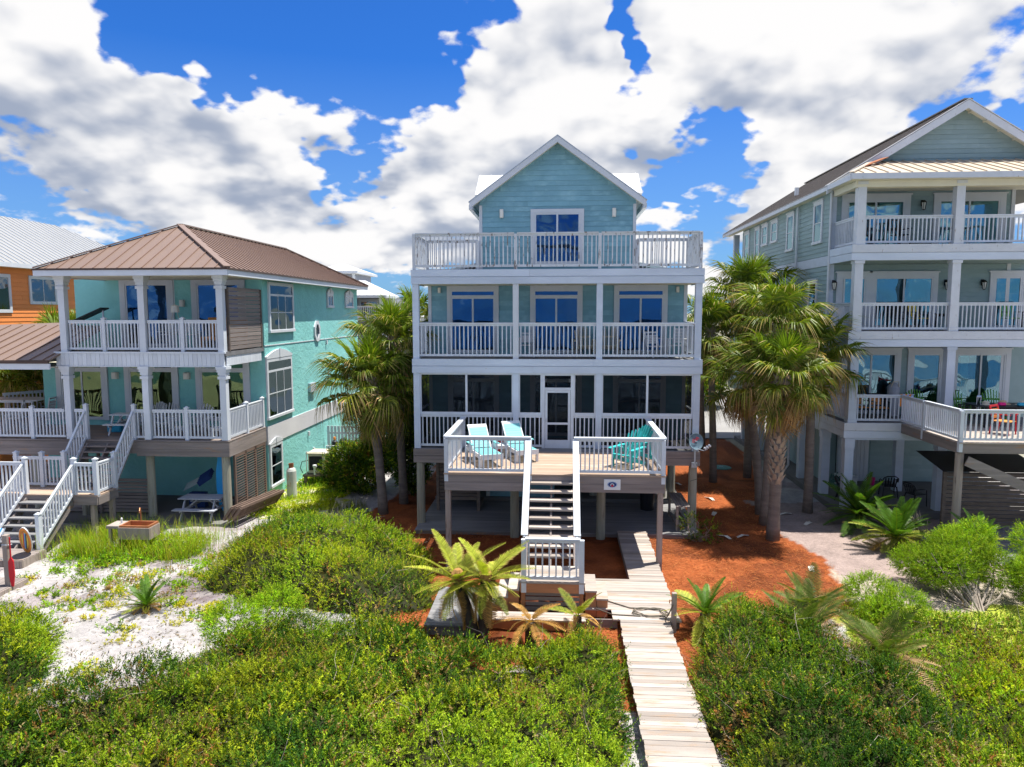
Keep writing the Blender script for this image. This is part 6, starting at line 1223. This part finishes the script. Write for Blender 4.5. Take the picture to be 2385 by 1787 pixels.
t = thing('porch_light', 'white porch lamp hanging on a cord from the upper porch ceiling', 'lamp', (-13.95, 25.0, 7.2), world=True); MB().tube([(-13.95, 25, 8.45), (-13.95, 25, 7.45)], .012, 5).build('cord', 'trim', t); MB().lathe([(.04, .28), (.13, .24), (.15, 0), (.13, 0), (.02, .2)], (-13.95, 25, 7.2), 14).build('lamp_shade', 'lamp_white', t)
for s in (-1, 1): MB().tube([(-13.95, 25, 7.45), (-13.95+s*.35, 25, 6.3)], .01, 4).build('rope', 'beige', t)
t = thing('roof_panel', 'dark tilted awning frame leaning on the upper porch wall of the teal house', 'awning', (-17.6, 25.6, fz)); stick('bar', 'black_plastic', t, (-.7, 0, .95), (.6, 0, 1.5), .5, .05); piece('leg', 'metal_grey', t, -.65, -.6, -.02, .02, 0, .95); piece('leg', 'metal_grey', t, .5, .55, -.02, .02, 0, 1.42)
# below the teal house
picnic_table('grey picnic table in the shade below the teal house deck', 'picnic_grey', (-12.55, 23.75, 0.), 0, 1.5)
t = thing('folded_beach_chairs', 'bundle of folded navy beach chairs behind the grey picnic table', 'beach chairs', (-13.3, 25.0, 0.))
for i in range(5): stick('tube', 'metal_grey', t, (-.6, -.1+i*.06, .62+.05*i), (.35, .05*i, 1.15+.04*i), .025, .025); stick('cloth', 'navy', t, (-.05, -.06+i*.06, .86+.05*i), (.4, .05*i, 1.16+.05*i), .05, .18)
piece('cloth', 'navy', t, -.4, .2, -.1, .15, 0, .55)
t = thing('surfboard', 'blue surfboard hanging upright behind the corner pile of the teal house', 'surfboard', (-12.05, 24.3, 0.))
b = MB(); pr = [(.02, 0.), (.2, .3), (.27, .9), (.27, 1.5), (.18, 2.05), (.02, 2.3)]; b.prism([(r, z) for r, z in pr]+[(-r, z) for r, z in pr[::-1]], -.03, .03); b.build('board', 'surf_blue', t, .012); piece('stringer', 'white_plastic', t, -.012, .012, -.034, -.031, .1, 2.2)
t = thing('outdoor_sink', 'wooden counter with bronze sink basin and tall faucet in the dune grass', 'sink', (-13.05, 20.5, gz1(-13, 20.5)))
MB().box(-.75, -.35, -.28, .28, .72, .80).build('counter', 'plank_pale', t); b = MB().box(-.33, .60, -.28, -.22, .62, .82).box(-.33, .60, .22, .28, .62, .82).box(-.33, -.27, -.22, .22, .62, .82).box(.54, .60, -.22, .22, .62, .82).box(-.33, .6, -.28, .28, .58, .62); b.build('basin', 'bronze', t); MB().box(-.36, .63, -.31, -.285, .40, .76).box(.605, .63, -.284, .28, .40, .76).build('skirt', 'wood_post', t)
for x in (-.65, .5):
    for y in (-.22, .22): piece('leg', 'wood_post', t, x-.04, x+.04, y-.04, y+.04, -.1, .58 if x > 0 else .72)
MB().tube([(.05, .25, .82), (.05, .25, 1.15), (.07, .2, 1.25), (.12, .1, 1.27), (.15, .03, 1.2), (.15, .02, 1.13)], .016, 8).build('faucet', 'bronze', t); MB().lathe([(.03, 0), (.03, .14), (.01, .18)], (-.45, .05, .80), 8).build('soap_bottle', 'white_plastic', t)
for i in range(3):
    t = thing('louver_shutter', ['brown louvered shutter leaning against the teal house, front of the stack', 'brown louvered shutter in the middle of the leaning stack', 'brown louvered shutter at the back of the leaning stack'][i], 'shutter', (-10.72+.0*i-.16*i, 24.2, .35-.0*i), R(78), 'leaning louvered shutters'); tl = R(-52)
    def tp(u, v, d=0): return (u, -v*math.sin(tl)*-1*.6+d, v*math.cos(tl))
    for u in (-1.25, 1.25): stick('stile', 'louver_brown', t, tp(u, -.35), tp(u, .35), .05, .09)
    for v in (-.35, .35): stick('rail', 'louver_brown', t, tp(-1.25, v), tp(1.25, v), .06, .09)
    for k in range(24): u = -1.17+k*.10; stick('slat', 'louver_brown', t, tp(u, -.32), tp(u, .32), .05, .018)
t = thing('propane_tank', 'tall grey rusty propane tank beside the teal wall', 'propane tank', (-10.55, 26.85, gz1(-10.55, 26.85)-.03)); MB().lathe([(.01, 0), (.17, 0), (.19, .06), (.19, 1.12), (.15, 1.22), (.06, 1.27)], n=20).build('tank', 'tank_grey', t); MB().lathe([(.09, 1.24), (.10, 1.42), (.085, 1.42), (.08, 1.27)], n=14).build('collar', 'rust', t)
t = thing('air_conditioner', 'beige air conditioner on a wooden stand beside the teal wall', 'air conditioner', (-10.3, 29.3, 0)); MB().box(-.5, .75, -.6, 1.4, .30, .38).build('platform', 'wood_dark', t)
for x in (-.4, .6):
    for y in (-.5, 1.3): piece('leg', 'wood_dark', t, x-.06, x+.06, y-.06, y+.06, -.2, .30)
MB().box(-.32, .55, -.42, .45, .40, 1.22).build('case', 'beige', t, .03); MB().box(-.36, .59, -.46, .49, 1.225, 1.30).build('top', 'beige', t, .02); MB().box(-.26, .30, -.435, -.425, .55, 1.15).build('grille', 'black_plastic', t)
for i in range(9): piece('grille_bar', 'black_plastic', t, -.26, .30, -.445, -.437, .58+i*.062, .59+i*.062)
b = MB()
for x in (-.34, .45): b.tube([(x, -.52, .38), (x, -.52, 1.35)], .02, 6)
b.tube([(-.34, -.52, 1.35), (.45, -.52, 1.35)], .02, 6); b.build('pipe_frame', 'white_plastic', t)
MB().lathe([(.05, .4), (.06, .72), (.09, .74), (.09, .82), (.02, .84)], (.05, -.62, 0), 10).build('vent_pipe', 'white_plastic', t); MB().tube([(-.32, -.3, .95), (-.6, -.35, .9), (-.68, -.35, .62), (-.55, -.4, .42)], .016, 6).build('conduit', 'cable', t)
t = thing('pool_pump', 'black and white pool filter and pump behind the air conditioner', 'pump', (-10.0, 30.6, .37)); MB().lathe([(.02, 0), (.3, .0), (.38, .25), (.36, .6), (.2, .8), (.04, .85)], n=18).build('filter_tank', 'white_plastic', t); MB().lathe([(.05, .82), (.13, .84), (.13, 1.1), (.05, 1.16)], n=12).build('valve', 'black_plastic', t); MB().cyl((.35, .5, .8), (.1, .9, .95), .2, .18, 12).build('motor', 'black_plastic', t); MB().tube([(-.3, -.2, .05), (-.3, -.2, .95), (.3, -.2, .95), (.3, -.2, .05)], .03, 6).build('pipe', 'white_plastic', t); MB().lathe([(.02, 1.15), (.06, 1.2), (.05, 1.3), (.01, 1.32)], n=8).build('gauge', 'orange_fabric', t); MB().cyl((.3, .5, -.3), (.3, .5, .0), .3, .3).build('stand', 'wood_dark', t)
t = thing('rubbish_bin', 'dark grey bin standing beside the pool pump', 'bin', (-9.2, 31.6, 0.)); MB().lathe([(.05, 0), (.26, 0), (.32, 1.0), (.34, 1.04), (.05, 1.08)], n=14).build('body', 'black_plastic', t); MB().box(-.05, .05, -.36, -.3, .98, 1.04).build('handle', 'black_plastic', t)
t = thing('picket_fence', 'white vertical slat fence behind the pool pump', 'fence', (-9, 33.2, 0), world=True); MB().box(-11.2, -6.8, 33.22, 33.26, .35, .45).build('rail', 'trim', t); MB().box(-11.2, -6.8, 33.22, 33.26, 1.35, 1.45).build('rail', 'trim', t)
for i in range(26): x = -11.2+i*.17; piece('picket', 'trim', t, x, x+.12, 33.17, 33.215, -.1, 1.75)
for x, mt, lb in ((-9.0, 'pink_plastic', 'pink towel hanging on the white slat fence'), (-8.2, 'surf_blue', 'blue cloth hanging on the white slat fence')):
    t = thing('hanging_towel', lb, 'towel', (x, 33.1, 1.2), world=True); MB().box(x-.25, x+.25, 33.12, 33.165, 1.35, 1.80).box(x-.25, x+.25, 33.165, 33.30, 1.76, 1.80).build('cloth', mt, t, .01)
# foot of the teal house stairs
t = thing('wooden_step', 'low timber step platform at the foot of the teal house stairs', 'platform', (-16.2, 19.1, 0), world=True)
for i in range(5): y = 18.75+i*.19; piece('plank', 'wood_grey', t, -18.6, -15.35, y, y+.18, .08, .14)
MB().box(-18.6, -15.35, 18.72, 18.75, -.15, .12).box(-15.38, -15.34, 18.752, 19.7, -.15, .12).build('rim_board', 'wood_post', t)
t = thing('timber_walk', 'grey timber walkway on the sand at the left edge', 'walkway', (-15, 17, 0), world=True)
for i in range(14): x = -17.2+i*.2; piece('plank', 'wood_grey_y', t, x, x+.19, 16.6, 17.7, -.02, .04)
MB().box(-17.2, -14.4, 16.56, 16.6, -.15, .03).box(-14.4, -14.36, 16.6, 17.7, -.15, .03).build('rim_board', 'wood_post', t)
t = thing('wooden_post', 'grey wooden post standing in the sand at the left edge', 'post', (-14.5, 17.2, -.1)); MB().box(-.07, .07, -.07, .07, -.1, 1.5).build('post', 'wood_post', t, .01); MB().tube([(-.08, -.08, 1.25), (.09, -.08, 1.25), (.09, .08, 1.22)], .012, 5).build('rope', 'trim', t)
t = thing('paddle', 'red paddle tied upright against the grey wooden post', 'paddle', (-14.36, 17.15, -.1)); b = MB(); b.prism([(-.02, .9), (-.07, .8), (-.08, .45), (-.03, .12), (.03, .12), (.08, .45), (.07, .8), (.02, .9)], -.015, .015); b.build('blade', 'red_plastic', t); MB().cyl((0, 0, .85), (0, 0, 1.45), .018, .018, 8).build('shaft', 'red_plastic', t)
t = thing('skimboard', 'orange striped oval skimboard leaning on the newel of the lower stairs', 'skimboard', (-15.75, 19.42, .14)); t.rotation_euler = (R(24), R(28), R(-8))
def oval(nm, mt, a, b_, y0, y1, cx=0, cz=.55): m_ = MB(); m_.prism([(cx+a*math.cos(2*math.pi*i/28), cz+b_*math.sin(2*math.pi*i/28)) for i in range(28)], y0, y1); return m_.build(nm, mt, t)
oval('board', 'white_plastic', .25, .56, -.015, .015); oval('deck_pad', 'orange_fabric', .235, .54, -.019, -.0155); oval('inner_pad', 'chair_wood', .17, .44, -.022, -.0195); oval('yellow_ring', 'yellow_paint', .13, .38, -.0245, -.0225)
for x, mt in ((-.05, 'red_plastic'), (0, 'surf_blue'), (.05, 'navy')): MB().box(x-.02, x+.02, -.028, -.025, .2, .9).build('stripe', mt, t)
t = thing('beach_chair', 'folding beach chair with blue and white striped cloth at the left edge', 'chair', (-16.2, 18.3, .14), R(-25))
for i in range(7): stick('cloth_stripe', 'surf_blue' if i % 2 else 'towel_white', t, (-.24+i*.08, .08, .25), (-.24+i*.08, .5, .95), .078, .01)
for i in range(7): stick('seat_stripe', 'surf_blue' if i % 2 else 'towel_white', t, (-.24+i*.08, -.4, .25), (-.24+i*.08, .1, .22), .078, .01)
for s in (-1, 1): MB().tube([(s*.3, .12, .1), (s*.3, .52, .98)], .014, 6).build('tube', 'metal_grey', t); MB().tube([(s*.3, -.42, .0), (s*.3, -.4, .28), (s*.3, .3, .2), (s*.3, .45, 0)], .014, 6).build('leg', 'metal_grey', t); piece('arm', 'beige', t, s*.32-.03, s*.32+.03, -.3, .3, .46, .49)
# ------------------------------------------------------------------ grey house furniture
dz = 3.285
for x, y, a, lb in ((13.2, 26.9, -6, 'green Adirondack chair on the grey house deck, left of the middle column'), (14.5, 26.75, -8, 'green Adirondack chair just right of the middle column on the grey house deck'), (15.85, 26.9, -16, 'green Adirondack chair on the grey house deck nearest the right edge')): adirondack(lb, 'green_plastic', (x, y, dz), R(a), 'green Adirondack chairs', ns=7)
table('patio_table', 'dark patio table with hats on the grey house deck', 'black_plastic', (15.1, 25.2, dz), 2.0, 1.1, .74)
for i, (x, y, mt, lb) in enumerate(((14.5, 25.05, 'beige', 'pale cap lying on the left end of the patio table'), (15.2, 25.3, 'straw_hat', 'wide straw sun hat on the patio table'), (15.75, 25.1, 'beige', 'pale sun hat at the right of the straw hat'))):
    t = thing('sun_hat', lb, 'hat', (x, y, dz+.742)); MB().lathe([(.02, .005), (.24 if i else .13, .0), (.24 if i else .13, .012), (.11, .02), (.10, .11), (.05, .13), (.01, .13)], n=18).build('hat', mt, t)
for x, y, mt, lb in ((14.9, 24.85, 'pink_plastic', 'small red and pink toy on the patio table edge'), (15.5, 24.8, 'cooler_blue', 'blue box on the patio table')):
    t = thing('table_item', lb, 'toy' if mt[0] == 'p' else 'box', (x, y, dz+.742)); MB().box(-.12, .12, -.08, .08, 0, .09).build('body', mt, t, .03); MB().box(-.10, .10, -.06, .06, .092, .11).build('lid', mt, t, .01)
chair('patio_chair', 'dark patio chair draped with a blue striped towel on the grey house deck', 'black_plastic', (14.15, 25.5, dz), R(-120), None, .44, .9, 4)
t = thing('striped_towel', 'blue and white striped towel hanging over the dark patio chair', 'towel', (14.15, 25.5, dz), R(-120))
for i in range(8): MB().box(-.26+i*.065, -.26+i*.065+.063, .37, .385, .45, 1.0).box(-.26+i*.065, -.26+i*.065+.063, .27, .386, 1.0, 1.012).box(-.26+i*.065, -.26+i*.065+.063, .255, .27, .6, 1.0).build('stripe', 'towel_white' if i % 3 == 1 else 'towel_blue', t)
chair('wooden_chair', 'folding orange wood chair with red legs on the sunny part of the grey house deck', 'red_plastic', (14.2, 23.5, dz), R(35), None, .44, .88, 3, True, mt2='chair_wood')
for x, y, lb in ((11.0, 26.7, 'orange wood chair behind the grey house porch railing, nearest the corner column'), (11.65, 26.6, 'orange wood chair behind the grey house porch railing, nearest the deck corner')): chair('wooden_chair', lb, 'black_plastic', (x, y, dz), R(5), 'orange wood chairs', .44, .88, 3, True, mt2='chair_wood')
t = thing('beach_bag', 'rolled grey patterned bag leaning by the door on the grey house porch', 'bag', (12.45, 27.3, dz)); MB().lathe([(.05, 0), (.18, .02), (.2, .7), (.22, 1.1), (.10, 1.25), (.02, 1.28)], n=12).build('body', 'cover_grey', t); MB().tube([(-.15, -.1, 1.05), (-.1, -.18, 1.32), (.1, -.18, 1.32), (.15, -.1, 1.05)], .02, 6).build('strap', 'beige', t)
t = thing('striped_towel', 'orange and blue striped towel on the railing corner of the grey house deck', 'towel', (12.3, 25.95, dz))
for i in range(6): MB().box(-.24+i*.08, -.24+i*.08+.078, .0, .02, .55, .98).box(-.24+i*.08, -.24+i*.08+.078, -.09, .021, .98, .992).build('stripe', 'orange_fabric' if i % 2 == 0 else 'towel_blue', t)
for x, y, z, a, mt, lb in ((12.3, 26.9, 6.525, 0, 'black_plastic', 'dark chair on the middle porch of the grey house'), (13.0, 26.9, 6.525, 10, 'yellow_paint', 'yellow backed chair on the middle porch of the grey house'), (16.3, 27.0, 6.525, 0, 'green_plastic', 'green chair on the middle porch of the grey house near the right edge'), (10.9, 27.0, 9.515, -20, 'black_plastic', 'dark chair at the left end of the top porch of the grey house'), (12.2, 26.9, 9.515, 15, 'black_plastic', 'dark chair in the middle of the top porch of the grey house')):
    chair('porch_chair', lb, 'black_plastic', (x, y, z), R(a), 'porch chairs of the grey house', .44, 1.0, 5, mt2=mt)
table('porch_table', 'small dark table on the middle porch of the grey house', 'black_plastic', (13.9, 26.8, 6.525), .6, .5, .6)
for x, y, a, lb in ((10.75, 27.0, 60, 'black plastic chair between the corner piles of the grey house'), (12.6, 27.6, 170, 'black plastic chair under the grey house with its back to the wall'), (13.0, 26.4, 110, 'black plastic chair under the grey house nearest the middle pile')): plastic_chair(lb, (x, y, .132), R(a))
t = thing('cooler', 'white cooler box on the slab under the grey house', 'cooler', (11.7, 29.4, .132)); MB().box(-.38, .38, -.22, .22, 0, .36).build('body', 'white_plastic', t, .02); MB().box(-.39, .39, -.23, .23, .365, .45).build('lid', 'white_plastic', t, .02); MB().tube([(-.1, -.24, .3), (-.1, -.27, .2), (.1, -.27, .2), (.1, -.24, .3)], .012, 5).build('latch', 'metal_grey', t)
t = thing('net_pile', 'heap of teal green netting beside the white plank door', 'netting', (11.45, 29.2, .132)); rr = random.Random(3)
for i in range(16):
    a = rr.uniform(0, 6.28); p = [(.5*math.cos(a+k*.5)*rr.uniform(.2, 1), .4*math.sin(a+k*.5)*rr.uniform(.2, 1), max(.02, .42-.1*k+rr.uniform(-.1, .05))) for k in range(5)]; MB().tube(p, .035, 5).build('net_fold', 'net_green', t)
t = thing('bucket', 'small pink bucket at the foot of the lower wall', 'bucket', (12.75, 29.5, .132)); MB().lathe([(.02, 0), (.12, 0), (.16, .28), (.17, .29), (.15, .28), (.02, .04)], n=16).build('pail', 'pink_plastic', t); MB().tube([(-.16, 0, .28), (-.1, -.1, .2), (.1, -.1, .2), (.16, 0, .28)], .007, 5).build('handle', 'white_plastic', t)
t = thing('valve_cover', 'pale green round utility cover on the straw between the palms', 'utility cover', (7.6, 33.5, gz1(7.6, 33.5)+.01)); MB().lathe([(.02, .03), (.42, .03), (.48, .0), (.48, -.05), (.02, -.05)], n=20).build('cover', 'net_green', t); MB().box(-.08, .08, -.02, .02, .03, .05).build('grip', 'metal_grey', t)
for i, (x, y) in enumerate(((6.0, 23.0), (5.4, 22.85), (5.6, 25.5), (5.9, 27.6), (8.6, 24.6), (8.2, 25.7), (7.2, 20.2), (5.0, 30))):
    lb = ['scrap of pale palm debris on the straw left of the shaggy palm', 'scrap of pale palm debris nearest the boardwalk on the straw', 'pale debris on the shaded straw beside the blue house', 'pale debris farther back on the shaded straw', 'pale debris on the mulch under the palms', 'pale debris beside the smooth palm trunk', 'dark stick on the edge of straw and mulch', 'pale debris far back along the blue house'][i]
    t = thing('palm_debris', lb, 'debris', (x, y, gz1(x, y)+.01), rr.uniform(0, 6)); MB().add([(-.22, -.05, .0), (0, -.09, .05), (.25, -.03, .01), (.25, .04, .02), (0, .08, .07), (-.2, .06, .01)], [(0, 1, 4, 5), (1, 2, 3, 4)]).build('sheath', 'litter', t); MB().tube([(-.2, 0, .02), (0, .03, .05), (.3, .1, .02)], .012, 5).build('stalk', 'litter', t)
